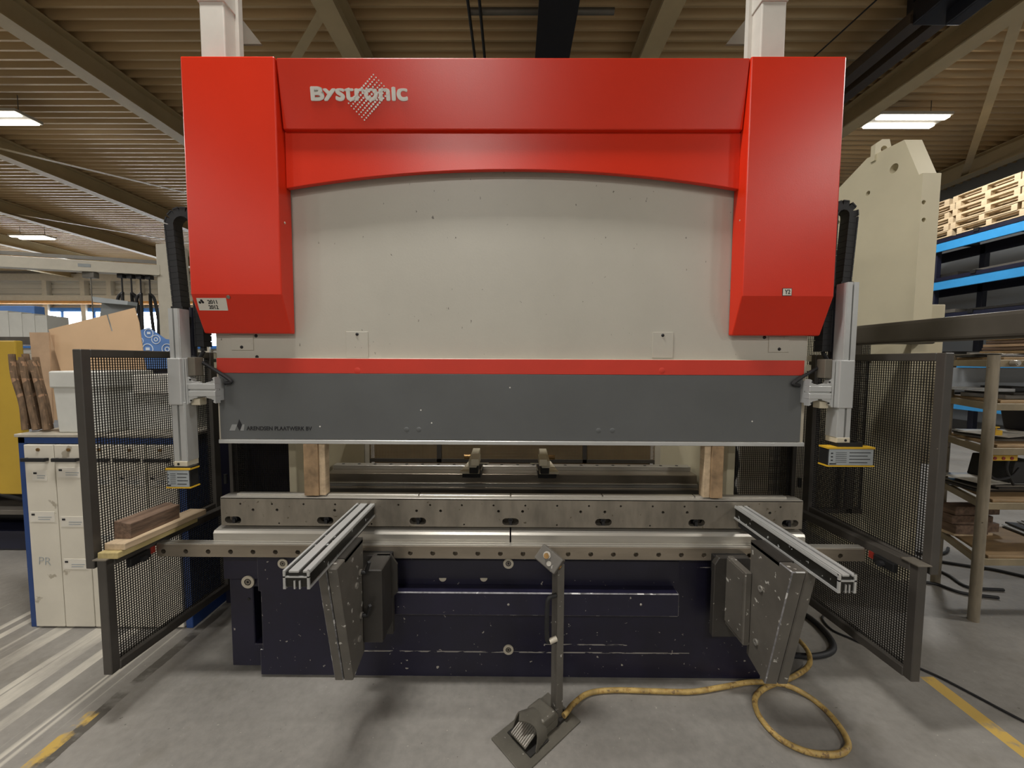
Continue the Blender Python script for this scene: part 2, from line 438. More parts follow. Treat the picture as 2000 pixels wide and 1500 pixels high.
def text(name, body, size, m, parent, origin, xdir, updir, bold=0., width=None, depth=.0008, shear=0., label=None, xheight=None):
    """flat lettering on a surface: origin lower left, xdir reading direction, updir up the letters"""
    cu = bpy.data.curves.new('lettering', 'FONT'); cu.body = body; cu.size = size; cu.offset = min(0, bold); cu.extrude = depth; cu.shear = shear
    to = bpy.data.objects.new('lettering', cu); C.objects.link(to)
    bpy.context.view_layer.update()
    me = bpy.data.meshes.new_from_object(to.evaluated_get(bpy.context.evaluated_depsgraph_get()))
    bpy.data.objects.remove(to); bpy.data.curves.remove(cu)
    x = Vector(xdir).normalized(); u = Vector(updir).normalized(); n = x.cross(u)
    if xheight:
        # wordmark: tall lower case, the y kept above the baseline
        bmm = bmesh.new(); bmm.from_mesh(me); seen = set(); isl = []
        for v in bmm.verts:
            if v in seen: continue
            st_ = [v]; comp = []; seen.add(v)
            while st_:
                w_ = st_.pop(); comp.append(w_)
                for e_ in w_.link_edges:
                    o_v = e_.other_vert(w_)
                    if o_v not in seen: seen.add(o_v); st_.append(o_v)
            isl.append(comp)
        isl.sort(key=lambda c_: min(v.co.x for v in c_))
        cap = max(v.co.y for v in isl[0]); xh = sorted(max(v.co.y for v in c_) for c_ in isl[1:])[1]
        for c_ in isl[1:]:
            lo_y = min(v.co.y for v in c_); hi_y = max(v.co.y for v in c_)
            for v in c_:
                y = v.co.y
                if lo_y < -.08*size: y = (y-lo_y)/(hi_y-lo_y)*hi_y
                v.co.y = y/xh*xheight*cap if y <= xh else xheight*cap+(y-xh)/(cap-xh)*(1-xheight)*cap
        bmm.to_mesh(me); bmm.free()
    xs = [v.co.x for v in me.vertices]
    k = (width/(max(xs)-min(xs))) if width else 1.
    x0 = min(xs); org = Vector(origin)-world_loc(parent)
    for v in me.vertices:
        c = v.co.copy(); v.co = org+x*((c.x-x0)*k)+u*c.y+n*c.z
    if bold > 0:
        bmm = bmesh.new(); bmm.from_mesh(me); g0 = list(bmm.verts)+list(bmm.edges)+list(bmm.faces)
        for dx, dy in ((1, 0), (-1, 0), (0, 1), (0, -1), (.7, .7), (-.7, .7), (.7, -.7), (-.7, -.7)):
            r_ = bmesh.ops.duplicate(bmm, geom=g0)
            bmesh.ops.translate(bmm, verts=[v for v in r_['geom'] if isinstance(v, bmesh.types.BMVert)], vec=x*dx*bold+u*dy*bold-n*(.00012*(1+2*abs(dx)+abs(dy)+.3*dx+.1*dy)))
        bmm.to_mesh(me); bmm.free()
    me.materials.clear(); me.materials.append(MATS[m])
    o = bpy.data.objects.new(name, me); C.objects.link(o); o.parent = parent
    if label: o['label'] = label
    return o

def wire_mesh(mb, plane, c, a0, a1, z0, z1, pitch=.0100, w=.0030):
    """square wire mesh in the plane x=c (a along y) or y=c (a along x)"""
    h = w/2
    def bx(p0, p1, q0, q1):
        if plane == 'x': mb.box(c-h, c+h, p0, p1, q0, q1)
        else: mb.box(p0, p1, c-h, c+h, q0, q1)
    n = int((a1-a0)/pitch)
    for i in range(n+1):
        t = a0+(a1-a0)*i/n; bx(t-h, t+h, z0, z1)
    n = int((z1-z0)/pitch)
    for i in range(n+1):
        t = z0+(z1-z0)*i/n; bx(a0, a1, t-h*.9, t+h*.9)
    return mb

# ================================================================== THE HALL
XL, XR, YB, YF, ZC = -34.0, 13.2, 24.0, -20.0, 6.95
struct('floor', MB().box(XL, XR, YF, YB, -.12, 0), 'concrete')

def deck():
    mb = MB(); per = .2075; h = .10; y = YF; prof = []
    while y < YB-per:
        prof += [(y, ZC), (y+.04, ZC), (y+.085, ZC+h), (y+.16, ZC+h)]; y += per
    prof.append((YB, ZC+h))
    V = []; Fs = []
    for i, (yy, z) in enumerate(prof):
        V += [(XL, yy, z), (XR, yy, z)]
        if i: Fs.append((2*i-2, 2*i-1, 2*i+1, 2*i))
    n = len(V)
    V += [(XL, YF, ZC+.2), (XR, YF, ZC+.2), (XR, YB, ZC+.2), (XL, YB, ZC+.2)]
    Fs.append((n, n+1, n+2, n+3))
    return mb.add(V, Fs)
struct('ceiling', deck(), 'roof_deck')

# back wall: ribbed cladding with window band openings left plain, frames in front
def clad_wall():
    mb = MB(); z = 0.; per = .33; prof = []
    while z < ZC:
        prof += [(YB, z), (YB, z+.2), (YB+.05, z+.22), (YB+.05, z+per-.02)]; z += per
    V = []; Fs = []
    for i, (y, zz) in enumerate(prof):
        V += [(XL, y, zz), (XR, y, zz)]
        if i: Fs.append((2*i-2, 2*i-1, 2*i+1, 2*i))
    return mb.add(V, Fs)
struct('wall_back', clad_wall(), 'wall_clad')
struct('wall_left', MB().box(XL-.1, XL, YF, YB, 0, ZC+.2), 'wall_clad')
struct('wall_front', MB().box(XL, XR, YF-.1, YF, 0, ZC+.2), 'wall_clad')
struct('wall_right', MB().box(XR, XR+.1, YF, YB, 0, ZC+.2), 'wall_white')

# wall posts and rails on the back wall
for i, x in enumerate((-32.5, -28.3, -26.0, -24.4, -22.6, -20.5, -18.6)):
    struct('wall_column', MB().box(x-.14, x+.14, YB-.28, YB, 0, ZC), 'wall_frame')
struct('wall_beam', MB().box(XL, 0, YB-.42, YB-.28, 5.05, 5.45), 'wall_frame')
struct('wall_beam', MB().box(XL, 0, YB-.3, YB, 6.35, 6.75), 'wall_frame')

# bright window band in the back wall: blue frame, panes
wd = struct('window_1', MB().box(-31.5, -17.6, YB-.16, YB-.06, 2.3, 4.75), 'window_blue')
for k in range(7):
    x = -31.2+k*1.95
    obj('pane', MB().box(x, x+1.72, YB-.19, YB-.15, 2.5, 4.5), 'window_light', wd)

# roof beams along Y: I section, web and two flanges
def roof_beam(x, w=.30, h=.42, z0=6.52, y0=YF, y1=YB):
    mb = MB()
    mb.box(x-w/2, x+w/2, y0, y1, z0, z0+.025)
    mb.box(x-w/2, x+w/2, y0, y1, z0+h-.025, z0+h)
    mb.box(x-.012, x+.012, y0, y1, z0+.025, z0+h-.025)
    return struct('roof_beam', mb, 'roof_beam')
for x in (-26.6, -21.9, -17.15, -12.35, -7.35, -2.6, 2.15, 6.95, 11.85): roof_beam(x)
# flat diagonal wind braces just above the lower flanges
for p, q in (((-2.6, 5.72), (-7.35, 10.4)), ((6.95, 5.7), (11.85, 10.7)), ((-12.3, 9.2), (-7.35, 14.3)), ((-17.15, 13.5), (-12.35, 18.5))):
    mb = MB(); mb.bar((p[0], p[1], 6.60), (q[0], q[1], 6.60), .13, .012)
    struct('brace_beam', mb, 'roof_beam')

# dark crane girder overhead, hung from the beams
g = thing('crane_girder', 'dark navy overhead crane girder running under the roof deck above the press', 'crane girder', (.62, 6, 6.0))
obj('girder', MB().box(.36, .80, -6, 20, 6.10, 6.62), 'beam_navy', g)
obj('runner_flange', MB().box(.30, .36, -6, 20, 6.10, 6.135), 'beam_navy', g)
for y in (2, 10, 18): obj('hanger', MB().box(.5, .66, y-.1, y+.1, 6.6, 7.0), 'beam_navy', g)
# conduit across and two cables along the roof
one('conduit', MB().cyl((-.65, 5.92, 6.68), (1.42, 5.92, 6.68), .045, 10), 'pipe_grey', 'grey steel conduit crossing under the roof deck beside the navy girder', 'conduit', smooth=True, loc=(.4, 5.92, 6.66))
for x, w in ((-.66, .022), (-.50, .022)):
    one('roof_cable', MB().tube(spline([(x, -4, 6.72), (x+.02, 3, 6.60), (x+.015, 6, 6.61), (x-.01, 12, 6.63), (x, 20, 6.72)], 6), w, 8), 'black', 'black cable strung under the roof deck across the grey conduit', 'cable', 'black cables under the roof', smooth=True, loc=(x, 6, 6.6))

# crane track: two dark rails on a navy bracket
t = thing('crane_track', 'pair of dark crane rails on a navy bracket beside a roof beam', 'crane track', (6.2, 6.5, 6.4))
for dx in (0., .34):
    obj('rail', MB().box(5.62+dx, 5.82+dx, 5.9, 20, 6.50, 6.62).box(5.69+dx, 5.75+dx, 5.9, 20, 6.62, 6.72), 'rail_dark', t)
obj('bracket', MB().box(5.66, 6.32, 5.4, 5.92, 6.48, 6.8).box(5.9, 6.1, 5.3, 5.7, 6.3, 6.5), 'beam_navy', t, bevel=.02)
for y in (6.0, 12.0, 18.0): obj('hanger', MB().box(5.7, 6.1, y-.05, y+.05, 6.6, 7.0), 'beam_navy', t)
one('stay_wire', MB().tube(spline([(5.2, 5.6, 6.86), (4.9, 7.4, 6.74), (4.7, 9.2, 6.86)], 8), .012, 6), 'black', 'thin black wire sagging under the roof deck near the crane rails', 'wire', smooth=True, loc=(4.9, 7.4, 6.8))

# ceiling lamps: white housing, two bright tubes, hangers; each gives its own light
def lamp(x, y, off=0, z=6.55):
    """off: running number of a lamp outside the picture"""
    nm = (lambda n, k=off: '%s_%d_offscreen' % (n, k)) if off else (lambda n, k=0: n)
    t = thing(nm('ceiling_lamp'), 'white ceiling lamp with two bright tubes hung under the roof deck', 'lamp', (x, y, z), 'twin tube ceiling lamps')
    obj('housing', MB().box(x-.72, x+.72, y-.24, y+.24, z, z+.06), 'post_white', t, bevel=.01)
    for q, s in enumerate((-1, 1)):
        obj(nm('light_tube', 2*off-q), MB().box(x-.69, x+.69, y+s*.145-.06, y+s*.145+.06, z-.035, z+.002), 'tube_light', t, bevel=.02)
        obj('hanger', MB().cyl((x+s*.5, y, z+.05), (x+s*.5, y, ZC+.09), .008, 6), 'pipe_grey', t)
    ld = bpy.data.lights.new(nm('lamp_light'), 'AREA'); ld.shape = 'RECTANGLE'; ld.size = 1.4; ld.size_y = .42; ld.energy = LAMP_W; ld.color = LAMP_COLOR
    lo = bpy.data.objects.new(nm('lamp_light'), ld); C.objects.link(lo); lo.parent = t; lo.location = (0, 0, -.06)
# the three lamps the photograph shows
for x, y in ((7.9, 8.27), (-10.55, 8.2), (-19.4, 16.0)): lamp(x, y)
# the same rows of lamps going on overhead, behind the camera and past the picture's edge
for i, (x, y) in enumerate(((-19.4, 8.2), (-28.5, 16), (-28.5, 8.2), (-10.5, 1.25), (-1.2, 1.25), (7.9, 1.25), (-19.4, 1.25),
                            (-10.5, -5.7), (-1.2, -5.7), (7.9, -5.7), (-10.5, -12.6), (-1.2, -12.6), (7.9, -12.6))): lamp(x, y, i+1)

# ================================================================== THE PRESS BRAKE
PB = thing('press_brake', 'large press brake with red covers, grey ram and dark navy base', 'press brake', (0, 2.1, 0))
def pb(name, mb, m, **kw): return obj(name, mb, m, PB, **kw)

# --- base
base = pb('base_panel', MB().prism([(-1.332, .012), (1.332, .012), (1.332, .155), (1.318, .155), (1.318, .475), (1.332, .475), (1.332, .662), (-1.332, .662), (-1.332, .475), (-1.318, .475), (-1.318, .155), (-1.332, .155)], 'y', 1.99, 2.36), 'navy_scuffed', bevel=.003, seg=1, edge='worn_edge')
for s in (-1, 1):
    x0, x1 = sorted((s*1.338, s*1.512))
    pb('side_panel', MB().prism([(s*1.338, .03), (s*1.512, .03), (s*1.512, .52), (s*1.338, .52), (s*1.338, .475), (s*1.385, .475), (s*1.385, .155), (s*1.338, .155)], 'y', 2.03, 2.5), 'navy', bevel=.004, seg=1)
    x0, x1 = sorted((s*1.334, s*1.535))
    pb('side_panel', MB().box(x0, x1, 2.02, 2.5, .522, .662), 'navy', bevel=.004, seg=1)
pb('skid', MB().box(-1.30, 1.30, 2.03, 2.6, 0, .03), 'black')
pb('bed_body', MB().box(-1.33, 1.33, 2.36, 2.5, .012, .86), 'black')
zt = atY(1000, 1142, 1.99).z; zf = atY(1000, 1158, 1.915).z; zb = atY(1000, 1203, 1.915).z
x0 = atY(747, 1170, 1.915).x; x1 = atY(1327, 1170, 1.915).x
pb('front_box', MB().prism([(1.99, zt), (1.915, zf), (1.915, zb), (1.99, zb)], 'x', x0, x1), 'navy', bevel=.005, seg=1, edge='worn_edge')
for px_, py_ in ((993, 1181), (1252, 1181)):
    p = atY(px_, py_, 1.915); pb('screw_spot', MB().dome((p.x, 1.916, p.z), (0, -1, 0), .007, .004, 10, 3), 'steel_bright', smooth=True)
for px_, w in ((865, .035), (945, .03)):
    p = atY(px_, 1128, 1.99); pb('bolt_washer', MB().prism([(p.x-.024, p.z)]+[(p.x+.019*math.cos(math.pi*(1+i_/8)), p.z+.019*math.sin(math.pi*(1+i_/8))) for i_ in range(9)]+[(p.x+.024, p.z)], 'y', 1.984, 1.99), 'edge_beige')
pb('upper_plate', MB().box(-.70, .88, 1.9865, 1.9905, .551, .655), 'navy_clean')
# recessed bolts
for px_, py_, r, Y in ((485, 1136, .034, 2.02), (553, 1100, .026, 1.99), (993, 1100, .027, 1.99), (993, 1268, .027, 1.99)):
    p = atY(px_, py_, Y)
    b = pb('bolt', MB().ring((p.x, Y+.002, p.z), (0, -1, 0), r*.55, r, .008, 24), 'edge_beige', smooth=True)
    obj('socket', MB().cyl((p.x, Y+.001, p.z), (p.x, Y-.003, p.z), r*.6, 16), 'black', b)
    obj('socket_screw', MB().ring((p.x, Y-.001, p.z), (0, -1, 0), r*.2, r*.4, .004, 12), 'steel', b)
p = atY(486, 1170, 2.03); pb('screw_spot', MB().cyl((p.x, 2.03, p.z), (p.x, 2.028, p.z), .008, 12), 'black')  # flat black disc painting the shade of a screw hole

# --- bed rail with real slots and holes
YBED = 1.985
def bed_rail():
    zb, zt = .834, .980
    holes = []
    for n in range(-3, 4):
        holes.append(oval(n*.482+.0, .862, .043, .019))
    for n in range(-9, 9):
        X = -1.404+.1645*(n+9)
        if X < 1.49: holes.append(circ(X, .948, .0055, 8))
    for n in range(-3, 4):
        for s in (-1, 1):
            X = n*.4255+s*.0625-.0
            if abs(X) < 1.46: holes.append(circ(X, .917, .0075, 10))
    for n in range(-3, 3):
        holes.append(circ((n+.5)*.482, .846, .0045, 8))
    return MB().holed([(-1.507, zb), (1.507, zb), (1.507, zt), (-1.507, zt)], holes, 'y', YBED, YBED+.035)
bed = pb('bed_rail', bed_rail(), 'steel')
pb('bed_rail_core', MB().box(-1.505, 1.505, YBED+.06, YBED+.10, .834, .976), 'steel')
for n in range(-3, 4):
    X = n*.482
    b = pb('clamp_bolt', MB().cyl((X, YBED+.012, .866), (X, YBED+.06, .866), .013, 12).box(X-.007, X+.007, YBED+.004, YBED+.05, .836, .866), 'rubber')
pb('bed_top', MB().box(-1.507, 1.507, YBED, YBED+.066, .974, .984), 'steel_bright', bevel=.002, seg=1)
for n in range(6):
    X0 = -1.446+.482*n
    pb('die_segment', MB().prism([(2.014, .984), (2.014, .989), (2.017, .992), (2.046, .992), (2.049, .989), (2.049, .984)], 'x', X0+.0035, X0+.482-.0035), 'steel_bright')
# lower bar in two halves with a bevelled bright top
for X0, X1 in ((-1.536, -.004), (.004, 1.512)):
    b = pb('crowning_bar', MB().prism([(1.965, .730), (1.965, .800), (1.972, .812), (2.03, .822), (2.03, .730)], 'x', X0, X1), 'steel_bright')
pb('spacer_bar', MB().box(-1.50, 1.50, 2.016, 2.03, .820, .836), 'steel')
pb('bar_ledge', MB().box(-1.36, 1.40, 1.945, 2.0, .718, .731), 'steel_bright', bevel=.003, seg=1)
# long guide rail with mounting holes
p0 = atY(305, 1065, 1.93); p1 = atY(305, 1088, 1.93); q0 = atY(1690, 1072, 1.93)
zr1 = (p0.z+q0.z)/2; zr0 = zr1-.062
Hs = []
xx = p0.x+.035
while xx < q0.x-.02:
    Hs.append(circ(xx, zr0+.027, .0125, 12)); xx += .1145
gr = pb('guide_rail', MB().holed([(p0.x, zr0), (q0.x, zr0), (q0.x, zr1), (p0.x, zr1)], Hs, 'y', 1.93, 1.962), 'steel_rail')
obj('rail_back', MB().box(p0.x, q0.x, 1.961, 1.972, zr0, zr1), 'steel_rail', gr)
obj('rail_crown', MB().box(p0.x, q0.x, 1.934, 1.95, zr1, zr1+.006).box(p0.x, q0.x, 1.956, 1.972, zr1, zr1+.006), 'steel_bright', gr)
for s in (-1, 1):
    x_ = s*1.55; xe = p0.x+.03 if s < 0 else q0.x-.03
    pb('rail_support', MB().box(min(x_, xe), max(x_, xe), 1.965, 2.0, zr0-.02, zr0+.02), 'arm_dark')

# --- ram
YR = 2.035
pb('ram_panel', MB().box(-1.535, 1.528, YR, YR+.10, 1.69, 3.08), 'panel_grey', bevel=.003, seg=1)
band = pb('ram_beam', MB().box(-1.513, 1.503, 2.003, 2.12, 1.275, 1.706), 'edge_beige', bevel=.002, seg=1)
pb('red_stripe', MB().box(-1.506, 1.487, 1.996, 2.004, 1.628, 1.704), 'red_stripe', bevel=.001, seg=1)
gb = pb('grey_band', MB().box(-1.500, 1.483, 1.996, 2.004, 1.287, 1.627), 'band_grey', bevel=.001, seg=1)
pb('ram_clamp', MB().box(-1.508, 1.503, 1.99, 2.10, 1.264, 1.284), 'alu', bevel=.002, seg=1)
for px_ in (698, 1293):
    p = atY(px_, 724, 1.996); pb('bump', MB().dome((p.x, 1.998, p.z), (0, -1, 0), .020, .0035, 20, 5), 'red_stripe', smooth=True)
for px_, py_ in ((794, 839), (818, 839), (1169, 841), (1196, 841)):
    p = atY(px_, py_, 1.996); pb('bump', MB().dome((p.x, 1.998, p.z), (0, -1, 0), .016, .004, 16, 4), 'band_grey', smooth=True)
for px_, py_ in ((822, 801), (843, 826), (996, 757), (625, 833), (1469, 823)):
    p = atY(px_, py_, 1.996); pb('paint_chip', MB().cyl((p.x, 1.9965, p.z), (p.x, 1.9953, p.z), .004, 7), 'logo_white')
# hatches with screws
for x0, x1, y0, y1, hx, hy in ((453, 495, 654, 684, 473, 678), (677, 719, 648, 699, 698, 653), (1273, 1315, 649, 699, 1294, 655), (1500, 1541, 657, 688, 1521, 682)):
    a = atY(x0, y1, YR); b = atY(x1, y0, YR); c = atY(hx, hy, YR)
    h = pb('hatch', MB().box(a.x, b.x, YR-.004, YR+.002, max(a.z, 1.707), b.z), 'panel_grey', bevel=.001, seg=1)
    obj('screw_spot', MB().dome((c.x, YR-.004, c.z), (0, -1, 0), .0085, .005, 12, 3), 'black', h, smooth=True)
for px_, py_ in ((500, 656), (502, 697), (1493, 659)):
    p = atY(px_, py_, YR); pb('screw_spot', MB().dome((p.x, YR, p.z), (0, -1, 0), .009, .005, 12, 3), 'black', smooth=True)
# owner's mark
lg = atY(482, 840, 1.996)
text('owner_lettering', 'ARENDSEN PLAATWERK BV', .0285, 'ink', PB, (lg.x, 1.9955, lg.z), (1, 0, 0), (0, 0, 1), bold=.0006, width=atY(609, 840, 1.996).x-lg.x)
def quad(pts, Y=1.9952):
    P = [atY(x, y, Y) for x, y in pts]
    return MB().prism([(p.x, p.z) for p in P], 'y', Y, Y+.0012)
pb('logo_mark', quad([(448, 841), (453, 829), (463, 829), (459, 841)]), 'logo_grey')
pb('logo_mark', quad([(469, 841), (474, 829), (477.5, 829), (476, 841)]), 'logo_grey')
pb('logo_mark', quad([(463, 832), (467, 819), (472, 829), (468, 841)], 1.9948), 'ink')

# --- red covers
def cover(x0, x1):
    return MB().prism([(1.92, 3.118), (1.92, 2.014), (1.995, 1.829), (2.03, 1.829), (2.03, 3.118)], 'x', x0, x1)
cl = pb('side_cover', cover(-1.561, -1.117), 'red', bevel=.006)
cr = pb('side_cover', cover(1.114, 1.556), 'red', bevel=.006)
# upper crossbar: plate leaning back, step, arched lower plate
XB = 1.110
cb = pb('upper_cover', MB().prism([(1.924, 3.113), (1.964, 2.812), (1.988, 2.809), (2.03, 2.809), (2.03, 3.113)], 'x', -XB, XB), 'red', bevel=.004)
def arch():
    top = 2.812; n = 40; e0 = atY(555, 368, 1.985).z; e1 = atY(1000, 331, 1.985).z
    xs = [-1.116+2.232*i/n for i in range(n+1)]
    poly = [(-1.116, top)]+[(x, e1+(e0-e1)*(abs(x)/1.116)**2.0) for x in xs]+[(1.116, top)]
    return MB().prism(poly, 'y', 1.985, 2.012)
pb('arched_cover', arch(), 'red', bevel=.003, seg=1)
pb('cover_backing', MB().box(-1.116, 1.116, 2.014, 2.034, 2.70, 3.05), 'black')
# brand lettering and dot diamond on the leaning plate
e_up = Vector((0, 1.924-1.964, 3.113-2.812)).normalized()
def on_bar(px_, py_):
    # sight line met with the leaning plate
    n = Vector((0, -1, 0)); n = Vector((1, 0, 0)).cross(e_up).normalized(); d = ray(px_, py_); o = Vector((0, 1.924, 3.113))
    return CAM+d*((o-CAM).dot(n)/d.dot(n))
a = on_bar(608, 197.5); b = on_bar(797, 197.5)
nb = Vector((1, 0, 0)).cross(e_up).normalized()
if nb.y > 0: nb = -nb
text('brand_lettering', 'Bystronic', .079, 'logo_white', PB, a+nb*.0022+Vector((.004, 0, 0))+e_up*.0038, (1, 0, 0), e_up, bold=.0040, width=b.x-a.x-.008, xheight=.79)
A = on_bar(729.7, 146.5); B = on_bar(755.5, 174.3); D = on_bar(692.5, 189.5)
dots = MB(); nr, nc = 7, 12
va = (B-A)/5.0; vb = (D-A)/10.0
P00 = A
for i in range(7):
    for j in range(14):
        q = A+va*i+vb*j
        k = abs(j-(6.5-(i-3)*0.0))/7
        r = .0056*(1-.4*k)
        dots.cyl(q+nb*.0035, q+nb*.0018, r, 8)
pb('logo_dots', dots, 'logo_white', kind='stuff')
# stickers
n_sl = Vector((0, -(2.014-1.829), -(1.995-1.92))).normalized(); u_sl = Vector((0, 1.92-1.995, 2.014-1.829)).normalized()
def on_slope(px_, py_):
    d = ray(px_, py_); o = Vector((0, 1.92, 2.014)); return CAM+d*((o-CAM).dot(n_sl)/d.dot(n_sl))
c4 = [on_slope(*p) for p in ((390, 606), (446, 606.5), (441.5, 582), (383.5, 582))]
st = MB().add([p+n_sl*.0015 for p in c4]+[p-n_sl*.001 for p in c4], [(0, 1, 2, 3), (4, 5, 6, 7)[::-1], (0, 1, 5, 4), (1, 2, 6, 5), (2, 3, 7, 6), (3, 0, 4, 7)])
sk = obj('sticker', st, 'sticker', cl)
o_ = on_slope(407.5, 593); text('number', '2011', .026, 'ink', sk, o_+n_sl*.002, (1, 0, 0), u_sl, bold=.0006, width=.045)
o_ = on_slope(410, 603); text('number', '2012', .026, 'ink', sk, o_+n_sl*.002, (1, 0, 0), u_sl, bold=.0006, width=.045)
mk = MB()
for px_, py_ in ((391, 590.5), (396.5, 590), (394, 587)):
    q = on_slope(px_, py_); mk.cyl(q+n_sl*.0022, q+n_sl*.001, .0065, 8)
obj('sticker_mark', mk, 'ink', sk)
q = on_slope(446.5, 580); obj('screw_spot', MB().cyl(q+n_sl*.004, q-n_sl*.002, .009, 12), 'steel', cl)
a = atY(1528.5, 577, 1.92); b = atY(1545.5, 564, 1.92)
sk = obj('sticker', MB().box(a.x, b.x, 1.9175, 1.921, a.z, b.z), 'sticker', cr)
obj('sticker_rim', MB().box(a.x-.0025, b.x+.0025, 1.9185, 1.921, a.z-.0025, b.z+.0025), 'ink', sk)
text('number', 'Y2', .030, 'ink', sk, (a.x+.008, 1.9168, a.z+.0065), (1, 0, 0), (0, 0, 1), bold=.0003, width=.026)
for px_, s in ((552, -1), (1442, 1)):
    q = atX(px_, 433, s*1.1165); obj('screw_spot', MB().dome((s*1.1165, 1.965, q.z), (-s, 0, 0), .006, .004, 10, 3), 'edge_beige', cl if s < 0 else cr)

# --- white posts rising behind the covers
for x0, x1, s in ((-1.561, -1.438, 1), (1.231, 1.352, -1)):
    po = pb('top_post', MB().box(x0, x1, 2.05, 2.145, 2.9, 3.95), 'post_white', bevel=.006)
    xi = x1 if s > 0 else x0
    obj('gusset', MB().prism([(xi, 3.355), (xi+s*.115, 3.355), (xi, 3.50)], 'y', 2.16, 2.172), 'alu_dark', po)
    obj('flange', MB().box(min(xi, xi+s*.02), max(xi, xi+s*.02), 2.128, 2.16, 2.9, 3.95), 'post_white', po)
    obj('weld_plate', MB().box(x0-.006, x1+.006, 2.044, 2.15, 3.47, 3.62), 'post_white', po, bevel=.004)

# --- side frames, backgauge, rear
for s in (-1, 1):
    x0, x1 = sorted((s*1.285, s*1.33))
    pb('side_frame', MB().prism([(2.30, .0), (2.30, 1.28), (2.14, 1.6), (2.14, 3.05), (3.3, 3.05), (3.36, 2.9), (3.36, 0)], 'x', x0, x1), 'cream', bevel=.004, seg=1)
    x0, x1 = sorted((s*1.335, s*1.95))
    pb('rear_panel', MB().box(x0, x1, 3.40, 3.43, .3, 2.6), 'cream')
    x0, x1 = sorted((s*1.27, s*1.335))
    pb('rear_panel', MB().box(x0-.02 if s > 0 else x0, x1 if s > 0 else x1+.02, 3.38, 3.43, .3, 2.6), 'edge_beige')
rf = pb('rear_fence', MB().box(-1.29, 1.29, 3.39, 3.42, .80, .83).box(-1.29, 1.29, 3.39, 3.42, 1.42, 1.46).box(.62, .655, 3.39, 3.42, .8, 1.46).box(-.66, -.62, 3.39, 3.42, .8, 1.46), 'fence_paint')
obj('wire_mesh', wire_mesh(MB(), 'y', 3.40, -1.27, 1.27, .82, 1.43, .0135, .0032), 'mesh_tan_lit', rf, kind='stuff')
obj('fence_back', MB().box(-1.29, 1.29, 3.62, 3.64, .4, 1.6), 'plywood', rf)
bgm = pb('backgauge_beam', MB().box(-1.26, 1.26, 2.62, 2.78, .835, .925).box(-1.26, 1.26, 2.60, 2.64, .80, .84), 'steel_rail', bevel=.003, seg=1)
obj('linear_rail', MB().box(-1.26, 1.26, 2.72, 2.78, .925, .955), 'steel_bright', bgm, bevel=.002, seg=1)
obj('linear_rail', MB().box(-1.26, 1.26, 2.605, 2.64, .842, .866), 'steel_bright', bgm, bevel=.002, seg=1)
hh = MB()
for i in range(22): hh.cyl((-1.2+i*.113, 2.75, .9552), (-1.2+i*.113, 2.75, .9562), .011, 10)
obj('rail_hole_discs', hh, 'black', bgm, kind='stuff')  # black discs stand in for the shade inside the rail's holes
pb('backgauge_cover', MB().box(-1.27, 1.27, 2.56, 2.60, .70, .80).box(-1.27, 1.27, 2.50, 2.56, .60, .78), 'black')
def finger(px0, s):
    x = atY(px0, 905, 2.55).x
    f = pb('backgauge_finger', MB().prism([(x-s*.075, 2.52), (x+s*.055, 2.52), (x+s*.03, 2.80), (x-s*.045, 2.80)] if s > 0 else [(x-.055, 2.52), (x+.075, 2.52), (x+.045, 2.80), (x-.03, 2.80)], 'z', .955, .972), 'alu_cream', bevel=.002, seg=1)
    xb = x+s*.022
    obj('carriage', MB().box(x-.06, x+.06, 2.54, 2.78, .925, .957), 'black', f)
    obj('clamp_block', MB().box(xb-.028, xb+.028, 2.47, 2.60, .972, 1.025), 'black', f, bevel=.003)
    obj('stop_body', MB().prism([(2.40, 1.03), (2.40, 1.075), (2.68, 1.09), (2.68, 1.025)], 'x', xb-.025, xb+.025), 'alu_cream', f, bevel=.003)
    obj('stop_tip', MB().box(xb+s*.018-.024+.004*s, xb+s*.018+.024+.004*s, 2.33, 2.46, 1.062, 1.102), 'alu_cream', f, bevel=.002)
    obj('knob', MB().cyl((xb-s*.03, 2.6, 1.05), (xb-s*.075, 2.6, 1.05), .017, 12), 'brass', f)
    obj('pin', MB().cyl((xb+s*.02, 2.56, 1.015), (xb+s*.09, 2.56, 1.015), .005, 8), 'alu_cream', f)
    obj('pin', MB().cyl((xb+s*.05, 2.56, 1.0), (xb+s*.04, 2.56, .97), .004, 8), 'alu_cream', f)
finger(921, 1); finger(1069, -1)

# mesh guards facing the front at both ends
for s in (-1, 1):
    x0, x1 = sorted((s*1.345, s*1.805))
    gd = pb('side_guard', MB().box(x0, x1, 2.46, 2.48, .40, .43).box(x0, x1, 2.46, 2.48, 1.66, 1.69).box(x0, x0+.02, 2.46, 2.48, .40, 1.69).box(x1-.02, x1, 2.46, 2.48, .40, 1.69), 'fence_paint')
    obj('wire_mesh', wire_mesh(MB(), 'y', 2.47, x0, x1, .42, 1.68, .0122, .003), 'mesh_wire', gd, kind='stuff')
pb('hydraulic_tank', MB().box(-1.985, -1.36, 2.62, 3.3, .0, 1.46), 'navy_clean', bevel=.006)
pb('hose_bundle', MB().tube(spline([(1.42, 2.9, 1.3), (1.46, 2.75, 1.0), (1.62, 2.8, .7), (1.66, 2.9, .2)], 6), .03, 8).tube(spline([(1.55, 2.95, 1.35), (1.62, 2.8, .95), (1.52, 2.9, .5), (1.6, 2.9, .1)], 6), .025, 8), 'rubber', smooth=True)
